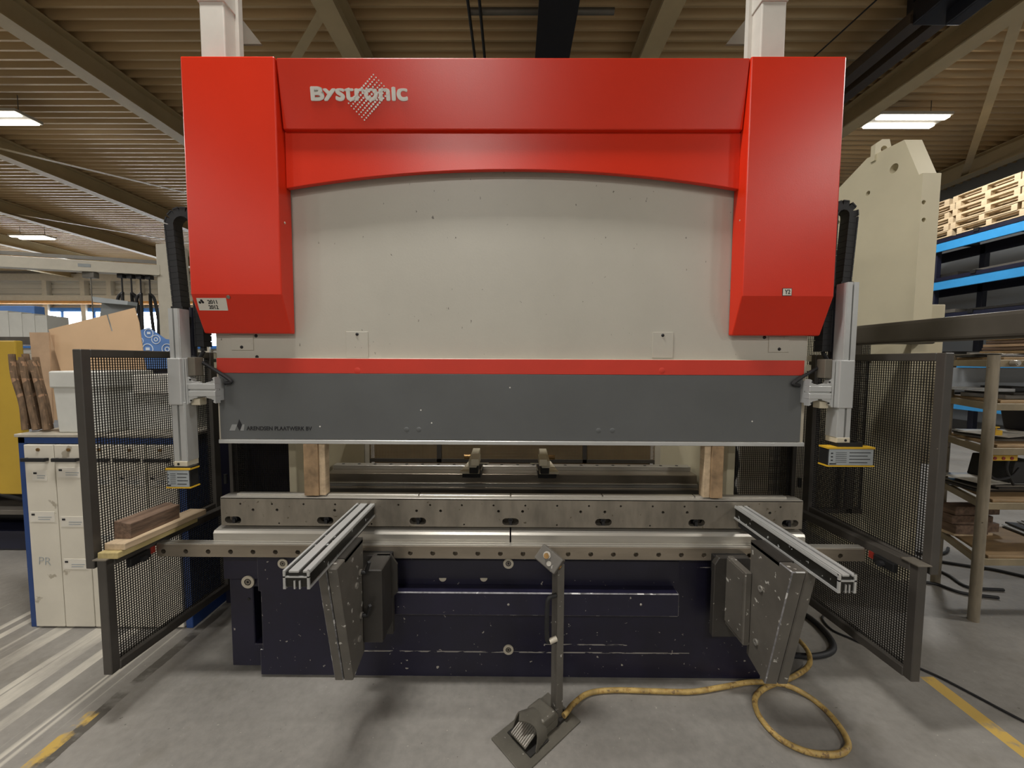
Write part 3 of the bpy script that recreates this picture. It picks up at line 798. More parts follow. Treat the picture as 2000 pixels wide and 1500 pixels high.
# dark columns that carry the fences at both ends
for s in (-1, 1):
    x0, x1 = sorted((s*1.765, s*1.815))
    pb('fence_column', MB().box(x0, x1, 2.485, 2.55, .0, 1.74), 'fence_paint', bevel=.003, seg=1)
    x0, x1 = sorted((s*1.33, s*1.80))
    pb('column_arm', MB().box(x0, x1, 2.49, 2.54, .30, .36).box(x0, x1, 2.49, 2.54, 1.62, 1.70), 'fence_paint')
# cream brackets behind the ram ends
for s in (-1, 1):
    for z in (1.715, 1.665):
        x0, x1 = sorted((s*1.50, s*1.63))
        pb('ram_bracket', MB().box(x0, x1, 2.14, 2.17, z-.016, z+.016), 'cream')
    x0, x1 = sorted((s*1.50, s*1.56))
    pb('ram_guide', MB().box(x0, x1, 2.16, 2.3, 1.74, 2.1), 'cream')

# control boom reaching forward past the rack
zb_, zt_ = .105, .215
mat('boom_paint', '#514c45', .42, var=.12, scale=5)
bm = thing('control_boom', 'dark grey box boom reaching forward at head height beside the rack', 'boom', (2.42, 2.1, 1.86))
obj('boom_tube', MB().box(2.36, 2.50, 1.15, 2.86, 1.815, 1.945), 'boom_paint', bm, bevel=.02, seg=3)
obj('boom_end', MB().box(2.38, 3.06, 2.86, 2.974, 1.83, 1.93), 'boom_paint', bm, bevel=.01)

# ================================================================== LASER GUARDS beside the ram
def grooved(x0, x1, y0, y1, z0, z1, xm, hw, d=.014):
    return MB().prism([(x0, y0), (xm-hw, y0), (xm-hw, y0+d), (xm+hw, y0+d), (xm+hw, y0), (x1, y0), (x1, y1), (x0, y1)], 'z', z0, z1)
def laser_guard(s, zc0, zc1, zs0, zl0, zh, pxs, head, chain, label):
    """s side; column zc0..zc1, slider zs0..zc0, lower profile zl0..zs0, head zh; pxs = column/ slider / lower front edges in px"""
    t = thing('laser_guard', label, 'laser guard', (s*1.66, 1.98, zs0))
    def P(n, mb, m, par=None, **kw): return obj(n, mb, m, par or t, **kw)
    (ca, cb_), (sa, sb), (la, lb) = pxs
    xs = lambda px_, py_, Y: atY(px_, py_, Y).x
    # upper column: bright front, dull inner side, slot
    x0, x1 = xs(ca, 650, 1.92), xs(cb_, 650, 1.92)
    col = P('column', grooved(x0, x1, 1.92, 1.985, zc0-.02, zc1, (x0+x1)/2, .004), 'alu')
    xi0, xi1 = (x1-.001, x1+.003) if s < 0 else (x0-.003, x0+.001)
    P('side_strip', MB().box(xi0, xi1, 1.925, 1.983, zc0, zc1-.003), 'alu', col)
    # slider block
    x0, x1 = xs(sa, 740, 1.905), xs(sb, 740, 1.905)
    sl = P('slider', MB().box(x0, x1, 1.905, 1.99, zs0, zc0), 'alu', bevel=.004)
    xi = x1 if s < 0 else x0
    P('slider_rail', grooved(min(xi, xi-s*.014), max(xi, xi-s*.014), 1.925, 1.975, zs0+.002, zc0-.002, xi-s*.007, .002, .01), 'alu', sl)
    zt = zs0+.62*(zc0-zs0)
    P('motor', MB().box(min(xi-s*.014, xi-s*.05), max(xi-s*.014, xi-s*.05), 1.935, 1.99, zt, zc0+.005), 'alu_dark', sl, bevel=.003)
    # lower profile
    x0, x1 = xs(la, 830, 1.915), xs(lb, 830, 1.915)
    xm = x0*.42+x1*.58 if s > 0 else x0*.5+x1*.5
    lo = P('lower_profile', grooved(x0, x1, 1.915, 1.985, zl0, zs0+.01, xm, .005), 'alu')
    xi0, xi1 = (x1-.001, x1+.003) if s < 0 else (x0-.003, x0+.001)
    P('side_strip', MB().box(xi0, xi1, 1.918, 1.985, zl0+.025, zs0), 'alu', lo)
    P('end_cap', MB().box(x0-.001, x1+.001, 1.913, 1.986, zl0-.003, zl0+.024), 'alu_cream', lo, bevel=.002)
    P('screw_spot', MB().cyl((x0*.35+x1*.65 if s > 0 else x0*.65+x1*.35, 1.914, zl0+.011), (x0*.35+x1*.65 if s > 0 else x0*.65+x1*.35, 1.911, zl0+.011), .006, 10), 'black', lo)
    # laser head: dark body, yellow plates, grey label
    h0, h1, hy0, hy1 = head
    za, zb = zh
    hb = P('laser_head', MB().box(h0, h1, hy0, hy1, za+.006, zb-.006), 'black', bevel=.003)
    P('yellow_plate', MB().box(h0-.004, h1+.004, hy0-.004, hy1, zb-.008, zb), 'yellow', hb)
    P('yellow_plate', MB().box(h0-.004, h1+.004, hy0-.004, hy1, za, za+.006), 'yellow', hb)
    P('mount_plate', MB().box((h0+h1)/2-.06, (h0+h1)/2+.06, hy0+.005, hy1-.002, zb, zl0), 'black', hb)
    lab = P('label_plate', MB().box(h0+.004, h1-.004, hy0-.003, hy0+.001, za+.008, zb-.01), 'label_grey', hb)
    ink = MB(); w = h1-h0; hgt = zb-za
    for i in range(4): ink.box(h0+.46*w, h0+(.92 if i % 2 else .86)*w, hy0-.0036, hy0-.0028, za+hgt*(.20+.17*i), za+hgt*(.235+.17*i))
    for i in range(6): ink.box(h0+.16*w, h0+.40*w, hy0-.0036, hy0-.0028, za+hgt*(.22+.10*i), za+hgt*(.24+.10*i))
    for i in range(3): ink.box(h0+.055*w, h0+.10*w, hy0-.0036, hy0-.0028, za+hgt*(.3+.18*i), za+hgt*(.36+.18*i))
    ink.box(h0+.03*w, h0+.18*w, hy0-.0036, hy0-.0028, za+hgt*.12, za+hgt*.18)
    P('label_print', ink, 'ink', lab)
    # cross arm to the ram with corner brackets
    z0 = atY(390 if s < 0 else 1610, 762 if s < 0 else 767, 1.93).z
    a0 = xi-s*.014; a1 = s*1.470
    ar = P('cross_arm', MB().box(min(a0, a1), max(a0, a1), 1.93, 1.97, z0-.032, z0-.004).box(min(a0, a1), max(a0, a1), 1.93, 1.97, z0+.004, z0+.032).box(min(a0, a1), max(a0, a1), 1.937, 1.963, z0-.006, z0+.006), 'alu', bevel=.002, seg=1)
    P('ram_mount', MB().box(min(a1+s*.004, s*1.50), max(a1+s*.004, s*1.50), 1.968, 2.0, z0-.055, z0+.055), 'alu', ar)
    for e, d in ((a0, -s), (a1, s)):
        for u in (-1, 1):
            zz = z0+u*.032
            P('corner_bracket', MB().prism([(e, zz), (e+d*.045, zz), (e+d*.045, zz+u*.006), (e+d*.018, zz+u*.012), (e+d*.010, zz+u*.030), (e, zz+u*.034)], 'y', 1.932, 1.965), 'alu', ar)
            P('bracket_screw', MB().cyl((e+d*.013, 1.933, zz+u*.02), (e+d*.013, 1.929, zz+u*.02), .0045, 8), 'black', ar)
    P('limit_switch', MB().box(min(a0, a0-s*.045), max(a0, a0-s*.045), 1.945, 1.99, zs0-.005, zs0+.03), 'alu_cream', ar, bevel=.003)
    # energy chain: inverted U of links over an inner strap
    xb0, x1c, x2c, zb0, ztc, zend = chain
    R = abs(x2c-x1c)/2; mx_ = (x1c+x2c)/2; path = [Vector((xb0+(x1c-xb0)*i_/12, 2.03, zb0+(ztc-zb0)*i_/12)) for i_ in range(12)]
    path += [Vector((mx_+(x1c-mx_)*math.cos(math.pi*i_/14), 2.03, ztc+R*math.sin(math.pi*i_/14))) for i_ in range(15)]
    path += [Vector((x2c, 2.03, ztc+(zend-ztc)*i_/14)) for i_ in range(1, 15)]
    ch = P('energy_chain', MB().tube(path, .014, 8), 'rubber', smooth=True)
    L = [0]
    for i in range(1, len(path)): L.append(L[-1]+(path[i]-path[i-1]).length)
    step = .030; n = int(L[-1]/step); first = None
    for k in range(n):
        d = (k+.5)*step; i = max(j for j in range(len(L)) if L[j] <= d); i = min(i, len(path)-2)
        f = (d-L[i])/(L[i+1]-L[i]); p = path[i].lerp(path[i+1], f); tv = (path[i+1]-path[i]).normalized()
        ang = math.atan2(tv.x, tv.z)
        if first is None:
            mb = MB().box(-.019, .019, -.026, .026, -.0145, .0145).box(-.0235, -.017, -.028, .028, -.012, .0165).box(.017, .0235, -.028, .028, -.012, .0165)
            me = obj('link', mb, 'rubber', None); me.parent = ch; first = me
            me.location = p-Vector(t.location); me.rotation_euler = (0, ang, 0)
        else:
            link_copy(first, 'link', ch, p-Vector(t.location), (0, ang, 0))
    e = path[0]
    P('chain_mount', MB().box(e.x-.03, e.x+.03, e.y-.03, e.y+.03, zc1-.002, e.z+.01), 'black')
    # black drive cylinder behind the column
    xr_ = s*1.675
    P('drive_tube', MB().cyl((xr_, 2.058, zc0-.05), (xr_, 2.058, zc1+.02), .020, 14), 'navy_clean', smooth=True)
    P('drive_bracket', MB().box(min(xr_, s*1.70)-.012, max(xr_, s*1.70)+.012, 1.98, 2.06, zc1-.06, zc1-.03), 'black')
    q = Vector((a1-s*.035, 1.985, z0+.05))
    P('cable', MB().tube(spline([Vector(path[-1]), path[-1]+Vector((s*.03, -.02, -.07)), (path[-1].x+s*.02, 1.99, z0+.16), q, (a1-s*.01, 1.985, z0+.03)], 8), .009, 8), 'rubber', smooth=True)
    return t

xc = lambda px_, Y=2.03: atY(px_, 500, Y).x
laser_guard(-1, 1.702, 1.945, 1.472, 1.165, (1.058, 1.158), ((330, 349), (327, 352), (337, 362)),
            (atY(326, 925, 1.90).x, atY(371, 925, 1.90).x, 1.90, 1.955),
            (xc(350), xc(341), xc(390), 1.955, atY(365, 442, 2.03).z, 1.74),
            'aluminium laser guard column with grey sensor head, beside the tool cabinet')
laser_guard(1, 1.706, 2.082, 1.472, 1.302, (1.186, 1.282), ((1651, 1673), (1640, 1669), (1636, 1661)),
            (atY(1617, 890, 1.90).x, atY(1706, 890, 1.90).x, 1.90, 1.955),
            (xc(1648), xc(1655), xc(1616), 2.09, atY(1640, 424, 2.03).z, 1.75),
            'aluminium laser guard column with wide grey sensor head, beside the cream frame plate')

# ================================================================== SAFETY FENCES
FK = 1.19
def fence(s, label):
    t = thing('safety_fence', label, 'fence', (s*1.88, 2.07, .25))
    X = lambda v: v*FK
    Zk = lambda v: 1.70+(v-1.70)*FK
    def B(xa, xb, y0, y1, z0, z1):
        x0, x1 = sorted((s*X(xa), s*X(xb))); return (x0, x1, y0*FK, y1*FK, Zk(z0), Zk(z1))
    Y0, Y1 = 1.425, 2.075
    up_ = MB()
    up_.box(*B(1.570, 1.602, Y0, Y0+.034, .905, 1.733))
    up_.box(*B(1.566, 1.602, Y1-.045, Y1, .905, 1.733))
    up_.box(*B(1.570, 1.602, Y0+.034, Y1-.045, 1.702, 1.733))
    up_.box(*B(1.570, 1.602, Y0+.034, Y1-.045, .905, .935))
    u = obj('upper_frame', up_, 'fence_paint', t, bevel=.003, seg=1)
    obj('wire_mesh', wire_mesh(MB(), 'x', s*X(1.584), (Y0+.032)*FK, (Y1-.04)*FK, Zk(.93), Zk(1.705), .0122, .0030), 'mesh_wire', u, kind='stuff')
    lo = MB()
    za, zb = .484, .452
    lo.box(*B(1.526, 1.560, Y0, Y0+.034, za, .940))
    lo.box(*B(1.522, 1.560, Y1-.045, Y1, zb, .905))
    lo.bar((s*X(1.541), (Y0+.03)*FK, Zk(.9225)), (s*X(1.541), Y1*FK, Zk(.895)), .045, .042)
    lo.bar((s*X(1.541), (Y0+.03)*FK, Zk(za+.018)), (s*X(1.541), Y1*FK, Zk(zb+.018)), .045, .043)
    l = obj('lower_frame', lo, 'fence_paint', t, bevel=.003, seg=1)
    obj('wire_mesh', wire_mesh(MB(), 'x', s*X(1.541), (Y0+.032)*FK, (Y1-.04)*FK, Zk(.49), Zk(.90), .0122, .0030), 'mesh_wire', l, kind='stuff')
    obj('top_ledge', MB().box(*B(1.515, 1.567, Y0-.008, Y0+.06, .940, .944)), 'steel', l)
    obj('latch', MB().box(*B(1.505, 1.523, 1.50, 1.585, .870, .905)), 'black', t, bevel=.003)
    obj('latch_knob', MB().cyl((s*X(1.505), 1.545*FK, Zk(.885)), (s*X(1.488), 1.545*FK, Zk(.885)), .014, 10), 'rubber', t)
    obj('red_tag', MB().box(*B(1.519, 1.526, 1.602, 1.622, .874, .902)), 'red_tag', t)
    for z in (1.55, 1.05, .6):
        obj('hinge', MB().cyl((s*X(1.55), 2.08*FK, Zk(z)-.03), (s*X(1.55), 2.08*FK, Zk(z)+.03), .011, 10), 'black', t)
    return t
fence(-1, 'dark framed wire mesh safety fence carrying loose timber on its middle rail')
fence(1, 'dark framed wire mesh safety fence without timber, beside the storage rack')

# timber lying on the fence's middle rail
def board(name, x0, x1, y0, y1, z0, z1, m, label, rz=0., bev=.004):
    c = Vector(((x0+x1)/2, (y0+y1)/2, z0))
    mb = MB().box(x0-c.x, x1-c.x, y0-c.y, y1-c.y, 0, z1-z0)
    o = obj(name, mb, m, None, bevel=bev); o.location = c; o.rotation_euler = (-.0445, 0, rz)
    return tag(o, label, 'timber')
ZR = .787
board('timber_board', -1.86, -1.77, 1.70, 2.16, ZR+.0, ZR+.030, 'wood_yellow', 'lower pale yellow board lying on the mesh fence rail', .02)
board('timber_board', -1.85, -1.755, 1.725, 2.20, ZR+.0285, ZR+.0605, 'wood_plank', 'upper pale pine board lying on the mesh fence rail under the dark block', .0)
o = one('timber_block', MB().prism([(-.052, 0), (.024, 0), (.024, .072), (-.014, .078), (-.016, .084), (-.052, .084)], 'y', -.14, .14), 'wood_dark', 'dark weathered timber block resting on the pale boards of the fence', 'timber', bevel=.003)
o.location = (-1.805, 1.915, ZR+.0625); o.rotation_euler = (-.0445, 0, .03)

# timber blocks standing between bed and ram
def prop(px0, px1, Y, label, flip):
    x0 = atY(px0, 920, Y).x; x1 = atY(px1, 920, Y).x
    t = thing('timber_prop', label, 'timber', ((x0+x1)/2, Y+.03, .991))
    w = x1-x0
    a, b = (x0, x0+.70*w) if not flip else (x0+.36*w, x1)
    obj('block', MB().box(a, b, Y-.010, Y+.045, .991, 1.2635), 'wood_pale', t, bevel=.003)
    a2, b2 = (x0+.70*w, x1) if not flip else (x0, x0+.36*w)
    obj('batten', MB().box(a2, b2, Y+.0, Y+.05, .991, 1.2635), 'wood_plank', t, bevel=.003)
    return t
prop(595, 635, 2.0, 'brown timber prop with wide face, wedged between bed and ram near the tool cabinet', False)
prop(1375, 1411, 2.0, 'brown timber prop with narrow face, wedged between bed and ram near the storage rack', True)

# ================================================================== SUPPORT ARMS
def support_arm(xa, xb, s, label):
    """profile X xa..xb, inner face towards the middle on side -s"""
    t = thing('support_arm', label, 'support arm', ((xa+xb)/2, 1.7, .3))
    P = lambda n, mb, m, par=None, **kw: obj(n, mb, m, par or t, **kw)
    Y0, Y1 = 1.335, 1.985; z0, z1 = .888, .955
    w = xb-xa
    core = P('profile', MB().box(xa+.004, xb-.004, Y0+.004, Y1, z0+.004, z1-.006), 'black_worn', bevel=.002, seg=1)
    a, b = (xa, xa+.62*w) if s < 0 else (xb-.62*w, xb)
    top = MB()
    # two bright top strips with a slot between, thin bright lower flanges, end outline
    g0, g1 = (xa+.63*w, xa+.74*w) if s < 0 else (xa+.63*w, xa+.74*w)
    P('top_strip', MB().box(xa, xa+.10*w, Y0, Y1, z1-.008, z1+.001), 'alu', core)
    P('top_strip', MB().box(xa+.22*w, xa+.60*w, Y0, Y1, z1-.008, z1), 'alu', core, bevel=.001, seg=1)
    P('top_strip', MB().box(xa+.76*w, xb, Y0, Y1, z1-.008, z1), 'alu', core, bevel=.001, seg=1)
    for x0_, x1_ in ((xa, xa+.008), (xb-.008, xb)):
        P('side_strip', MB().box(x0_-.001, x1_+.001, Y0, Y1, z1-.012, z1-.004), 'alu', core)
        P('side_strip', MB().box(x0_-.001, x1_+.001, Y0, Y1, z0-.001, z0+.008), 'alu', core)
        P('end_frame', MB().box(x0_, x1_, Y0-.001, Y0+.006, z0, z1), 'alu', core)
    P('end_frame', MB().box(xa, xb, Y0-.001, Y0+.006, z1-.026, z1-.021), 'alu', core)
    P('end_frame', MB().box(xa+.40*w, xa+.46*w, Y0-.001, Y0+.006, z0, z0+.03), 'alu', core)
    P('end_frame', MB().box(xa+.6*w, xa+.66*w, Y0-.001, Y0+.006, z0, z0+.03), 'alu', core)
    # tapered bracket box under it: two half shells with a seam
    xi, xo = (xb+.032, xb-.048) if s < 0 else (xa-.060, xa+.04)
    lo_, hi_ = sorted((xi, xo)); xm = lo_+.56*(hi_-lo_) if s > 0 else lo_+.5*(hi_-lo_)
    poly = [(1.742, .885), (1.475, .885), (1.605, .315), (1.742, .35)]
    br = P('bracket', MB().prism(poly, 'x', lo_, xm-.0012), 'arm_paint', bevel=.004, seg=1, edge='worn_edge')
    P('bracket_half', MB().prism(poly, 'x', xm+.0012, hi_), 'arm_paint', br, bevel=.004, seg=1)
    xf = xi+(.0005 if s < 0 else -.0005)
    for y, z in ((1.655, .71), (1.672, .455)):
        P('bolt', MB().ring((xf, y, z), (-s, 0, 0), .006, .0135, .006, 16), 'steel_bright', br)
    # plate and slide that carry it on the rail
    P('link_box', MB().box(min(xi, xi-s*.03)+.0, max(xi, xi-s*.03)+.06 if s < 0 else max(xi, xi-s*.03), 1.72, 1.875, .40, .745), 'arm_dark' if s < 0 else 'arm_paint', bevel=.004, seg=1)
    m0, m1 = sorted((xi-s*.09, xi+s*.10))
    P('mount_plate', MB().prism([(m0, .33), (m1, .33), (m1, .70), (m1-.02, .735), (m0+.02, .735), (m0, .70)], 'y', 1.872, 1.905), 'arm_dark', bevel=.003, seg=1)
    P('slide', MB().box(m0+.01, m1-.01, 1.90, 1.932, .64, .73), 'black', bevel=.003)
    P('pad', MB().box((xa+xb)/2-.03, (xa+xb)/2+.03, 1.58, 1.95, .862, .889), 'black')
    P('cross_tie', MB().box(min(lo_, (xa+xb)/2), max(hi_, (xa+xb)/2), 1.55, 1.74, .868, .889), 'arm_dark')
    if s < 0:
        for y, z in ((1.70, .745), (1.70, .545)):
            lv = P('clamp_lever', MB().cyl((xi, y, z), (xi+.03, y, z), .009, 10).bar((xi+.028, y, z), (xi+.05, y-.02, z+.06), .012, .012), 'black', smooth=False)
            P('lever_boss', MB().cyl((xi, y, z), (xi+.008, y, z), .014, 12), 'steel_bright', lv)
        P('clamp_lever', MB().bar((m1-.035, 1.865, .60), (m1-.02, 1.862, .69), .012, .012), 'alu')
        P('stop_plate', MB().prism([(m1-.07, .50), (m1-.025, .50), (m1+.03, .56), (m1+.03, .70), (m1-.0, .745), (m1-.07, .745)], 'y', 1.855, 1.868), 'arm_dark')
        P('guide_bar', MB().bar((xi-.002, 1.60, .82), (xi-.002, 1.71, .74), .004, .012), 'steel', br)
    else:
        P('link_cover', MB().box(xi-.034, xi-.028, 1.735, 1.87, .42, .735), 'arm_paint')
    return t
support_arm(-.798, -.705, -1, 'aluminium topped sheet support arm with clamp levers, near the tool cabinet')
support_arm(1.156, 1.219, 1, 'aluminium topped sheet support arm with scratched bracket, near the yellow hose')

# ================================================================== FOOT PEDAL STAND
fp = thing('foot_pedal', 'grey foot pedal stand with button box on a tall post', 'foot pedal', (.13, 1.70, 0))
P = lambda n, mb, m, par=None, **kw: obj(n, mb, m, par or fp, **kw)
ua = math.radians(41.7); U = Vector((math.cos(ua), math.sin(ua), 0)); V_ = Vector((-math.sin(ua), math.cos(ua), 0)); Zv = Vector((0, 0, 1))
cpl = Vector((.128, 1.70, 0))
P('base_plate', MB().obox(cpl+Zv*.004, U, V_, Zv, .185, .105, .004), 'pedal_paint', bevel=.001, seg=1)
FR = Matrix((U, V_, Zv)).transposed().to_4x4(); FR.translation = cpl+Zv*.008
# local frame: x along U (towards the post), y across
def loc(mb): return mb.xf(FR)
P('housing', loc(MB().prism([(-.02, 0), (.09, 0), (.09, .055), (.065, .085), (-.02, .085)], 'y', -.055, .052)), 'pedal_paint', bevel=.012, seg=3)
P('side_rib', loc(MB().box(.0, .075, -.058, -.054, .035, .045)), 'pedal_paint')
# hood: arched shell with scalloped front
def hood():
    mb = MB(); n = 14; rows = 6; th = .006; V = []; Fs = []
    for shell in (0, 1):
        for j in range(rows):
            x_back = .0; t = j/(rows-1)
            for i in range(n+1):
                a = math.pi*i/n
                scallop = .055*abs(math.sin(2*a))+.02
                x_front = -.10-.03*math.sin(a)+scallop*.75
                x = x_front+(x_back-x_front)*t
                r = (.078-.012*t)-shell*th; h = (.115-.02*t)-shell*th
                V.append((x, -r*math.cos(a), h*math.sin(a)**.8))
    k = rows*(n+1)
    for sh in (0, 1):
        for j in range(rows-1):
            for i in range(n):
                q = sh*k+j*(n+1)+i; Fs.append((q, q+1, q+n+2, q+n+1))
    for i in range(n): Fs.append((i, i+1, k+i+1, k+i))
    return loc(mb.add(V, Fs))
P('hood', hood(), 'pedal_paint', smooth=True)
P('hood_floor', loc(MB().box(-.115, .0, -.075, .075, 0, .006)), 'pedal_dark')
pd = P('pedal', loc(MB().prism([(-.12, .018), (-.12, .026), (-.02, .068), (-.02, .056)], 'y', -.048, .048)), 'pedal_paint', bevel=.002, seg=1)
rb = MB()
for i in range(9):
    y = -.042+i*.0105
    rb.prism([(-.12, .026), (-.12, .031), (-.02, .073), (-.02, .067)], 'y', y-.0028, y+.0028)
P('pedal_ribs', loc(rb), 'steel_bright', pd, kind='stuff')
# post, rotated square tube
pb0 = atZ(1087, 1402, 0.0); post = Vector((pb0.x, pb0.y, 0)); ra = math.radians(28)
ex = Vector((math.cos(ra), math.sin(ra), 0)); ey = Vector((-math.sin(ra), math.cos(ra), 0))
P('post', MB().obox(post+Zv*.385, ex, ey, Zv, .019, .024, .377), 'arm_paint', bevel=.003, seg=2)
P('post_foot', MB().obox(post+Zv*.014, U, V_, Zv, .04, .04, .008), 'pedal_dark')
hc = atY(1074, 1092, post.y-.02)
hx = Vector((.094, -.057, -.055)).normalized(); hn = Vector((-.03, -.1035, .057)); hn = (hn-hx*hn.dot(hx)).normalized(); hyv = hn.cross(hx)
hd = P('button_box', MB().obox(hc, hx, hyv, hn, .056, .037, .040), 'arm_paint', bevel=.004)
tc_ = hc+hn*.040
P('button', MB().cyl(tc_-hx*.012+hyv*.006, tc_-hx*.012+hyv*.006+hn*.022, .012, 14), 'brass', hd, smooth=True)
P('button_ring', MB().ring(tc_-hx*.014+hyv*.008, hn, .010, .017, .004, 16), 'steel_bright', hd)
P('button', MB().cyl(tc_+hx*.014-hyv*.014, tc_+hx*.014-hyv*.014+hn*.010, .011, 14), 'steel_bright', hd, smooth=True)
P('side_bolt', MB().cyl(hc+hx*.055+hn*.0-hyv*.0, hc+hx*.061, .011, 12), 'brass', hd)
h0 = post-ex*.02-ey*.015
P('handle', MB().tube(spline([h0+Zv*.62, h0+Vector((-.035, -.01, .61)), h0+Vector((-.043, -.012, .56)), h0+Vector((-.043, -.012, .44)), h0+Vector((-.035, -.01, .405)), h0+Zv*.40], 6), .0105, 10), 'rubber', smooth=True)
P('handle_nut', MB().cyl(h0+Vector((-.03, -.012, .405)), h0+Vector((.004, -.004, .415)), .013, 12), 'edge_beige', smooth=True)

# ================================================================== HOSES AND FLOOR CABLES
def floor_path(pts, r, lift=None):
    out = []
    for i, q in enumerate(pts):
        x, y = q[0], q[1]; z = r+(q[2] if len(q) > 2 else 0)
        out.append(atZ(x, y, z))
    return out
hz = floor_path([(1101, 1398, .022), (1107, 1391, .022), (1121, 1374, .008), (1150, 1354), (1200, 1348), (1280, 1350), (1350, 1351), (1410, 1342), (1460, 1333), (1500, 1333, .012), (1540, 1340, .016), (1585, 1364), (1627, 1402), (1655, 1445), (1650, 1467), (1620, 1474), (1570, 1466), (1520, 1440), (1485, 1402), (1474, 1370), (1485, 1350), (1510, 1337), (1545, 1324), (1575, 1305, .018), (1582, 1288, .040), (1574, 1266, .030), (1550, 1243), (1520, 1236)], .0125)
one('pedal_hose', MB().tube(spline(hz, 8), .0125, 12), 'hose_yellow', 'grimy yellow hose looping across the floor from the foot pedal', 'hose', smooth=True, loc=(1.2, 1.9, 0))
bh = floor_path([(1500, 1180), (1562, 1196), (1596, 1218), (1622, 1247), (1628, 1266), (1615, 1277), (1585, 1282), (1550, 1280), (1528, 1281)], .016)
one('black_hose', MB().tube(spline(bh, 8), .016, 12), 'rubber', 'thick black hose curling on the floor beside the yellow hose', 'hose', smooth=True, loc=(1.6, 2.1, 0))
bc = floor_path([(1585, 1172), (1612, 1195), (1606, 1208), (1625, 1230), (1660, 1246), (1700, 1264), (1760, 1290), (1830, 1320), (1900, 1356), (1960, 1388), (2060, 1440)], .006)
one('floor_cable', MB().tube(spline(bc, 8), .006, 8), 'rubber', 'thin black cable running across the floor under the mesh fence', 'cable', smooth=True, loc=(2.2, 2.1, 0))

# ================================================================== BESIDE THE STORAGE RACK: tall cream frame of a second machine
t = thing('machine_frame', 'tall cream steel frame plate of a second machine standing behind the press', 'machine frame', (3.08, 3.4, 0))
P = lambda n, mb, m, par=None, **kw: obj(n, mb, m, par or t, **kw)
pl = P('frame_plate', MB().holed([(3.0, 0), (3.0, 3.08), (3.13, 3.40), (3.45, 3.42), (4.5, 2.95), (4.5, 0)], [circ(3.20, 3.22, .036, 18), circ(3.42, 3.12, .02, 12), circ(3.72, 2.98, .02, 12)], 'x', 3.0, 3.135), 'cream')
bh_ = [atY(1802, py_, 3.0) for py_ in (398, 432)]
P('front_strip', MB().holed([(3.0, 0), (3.135, 0), (3.135, 3.08), (3.0, 3.08)], [circ(q.x-.02, q.z, .016, 14) for q in bh_], 'y', 2.972, 3.0), 'cream', pl)
P('lifting_lug', MB().holed([(2.985, 3.36), (2.985, 3.49), (3.04, 3.53), (3.10, 3.53), (3.15, 3.36)][::-1], [circ(3.06, 3.45, .028, 14)], 'y', 3.36, 3.40), 'cream', pl)
P('side_box', MB().box(3.13, 3.32, 3.05, 3.6, .9, 2.14), 'cream', bevel=.006)
P('lower_front', MB().box(2.3, 3.0, 3.9, 3.94, 0, 1.3), 'edge_beige')
mf = P('mesh_guard', MB().box(2.20, 3.0, 3.30, 3.33, 1.70, 1.73).box(2.86, 2.92, 3.30, 3.33, .4, 1.98).box(2.2, 3.0, 3.30, 3.33, .4, .44), 'fence_paint')
P('wire_mesh', wire_mesh(MB(), 'y', 3.31, 2.2, 3.0, .42, 1.98, .014, .004), 'mesh_wire', mf, kind='stuff')

# ================================================================== SHEET STORAGE RACK
RX0, RX1, RY0, RY1 = 3.05, 4.75, 2.50, 2.94
SH = [.43, .80, 1.155, 1.44, 1.715]
rk = thing('storage_rack', 'steel storage rack of round pipe posts and angle shelves full of sheet metal', 'rack', ((RX0+RX1)/2, 2.86, 0))
P = lambda n, mb, m, par=None, **kw: obj(n, mb, m, par or rk, **kw)
for x, y in ((RX0, RY0), (RX0+.22, RY1), (RX1, RY0), (RX1, RY1)):
    P('post', MB().cyl((x, y, 0), (x, y, 1.745), .028, 18), 'rack_pipe', smooth=True)
def shelf_poly(x0, x1): return [(RX0+.04, RY0-.02), (RX1, RY0-.02), (RX1, RY1), (RX0+.24, RY1)]
for i, z in enumerate(SH):
    sh = P('shelf_frame', MB().bar((RX0, RY0-.01, z-.0225), (RX1, RY0-.01, z-.0225), .03, .045).bar((RX0, RY0, z-.0225), (RX0+.22, RY1, z-.0225), .028, .045).bar((RX0+.22, RY1, z-.0225), (RX1, RY1, z-.0225), .028, .045), 'rack_angle', bevel=.002, seg=1)
    P('shelf_board', MB().prism(shelf_poly(0, 0), 'z', z, z+.018), 'plywood', sh, bevel=.003, seg=1)
for x in (3.13, 3.22):
    P('bolt', MB().cyl((x, RY0-.028, SH[4]-.02), (x, RY0-.06, SH[4]-.02), .018, 10).cyl((x, RY0-.06, SH[4]-.02), (x, RY0-.065, SH[4]-.02), .012, 10), 'steel_bright', smooth=True)

def flat(name, x0, x1, y0, y1, z0, th, m, label, group=None, rz=0., cat='sheet', tilt=0.):
    c = Vector(((x0+x1)/2, (y0+y1)/2, z0))
    o = obj(name, MB().box(x0-c.x, x1-c.x, y0-c.y, y1-c.y, 0, th), m, None, bevel=min(.003, th*.3), seg=1)
    o.location = c; o.rotation_euler = (0, tilt, rz)
    return tag(o, label, cat, group)
names = ['bottom', 'second', 'third', 'fourth', 'top']
specs = {0: [('sheet_dark', .012), ('sheet_bright', .006), ('sheet_dark', .014), ('sheet_bright', .008), ('sheet_mid', .006), ('sheet_dark', .014), ('sheet_dark', .012)],
         1: [('sheet_dark', .02), ('sheet_mid', .012), ('sheet_dark', .016), ('sheet_mid', .012), ('sheet_bright', .006)],
         2: [('sheet_mid', .016), ('sheet_dark', .012), ('sheet_bright', .008)],
         3: [('sheet_mid', .03), ('sheet_dark', .015)],
         4: [('sheet_dark', .012), ('sheet_mid', .010)]}
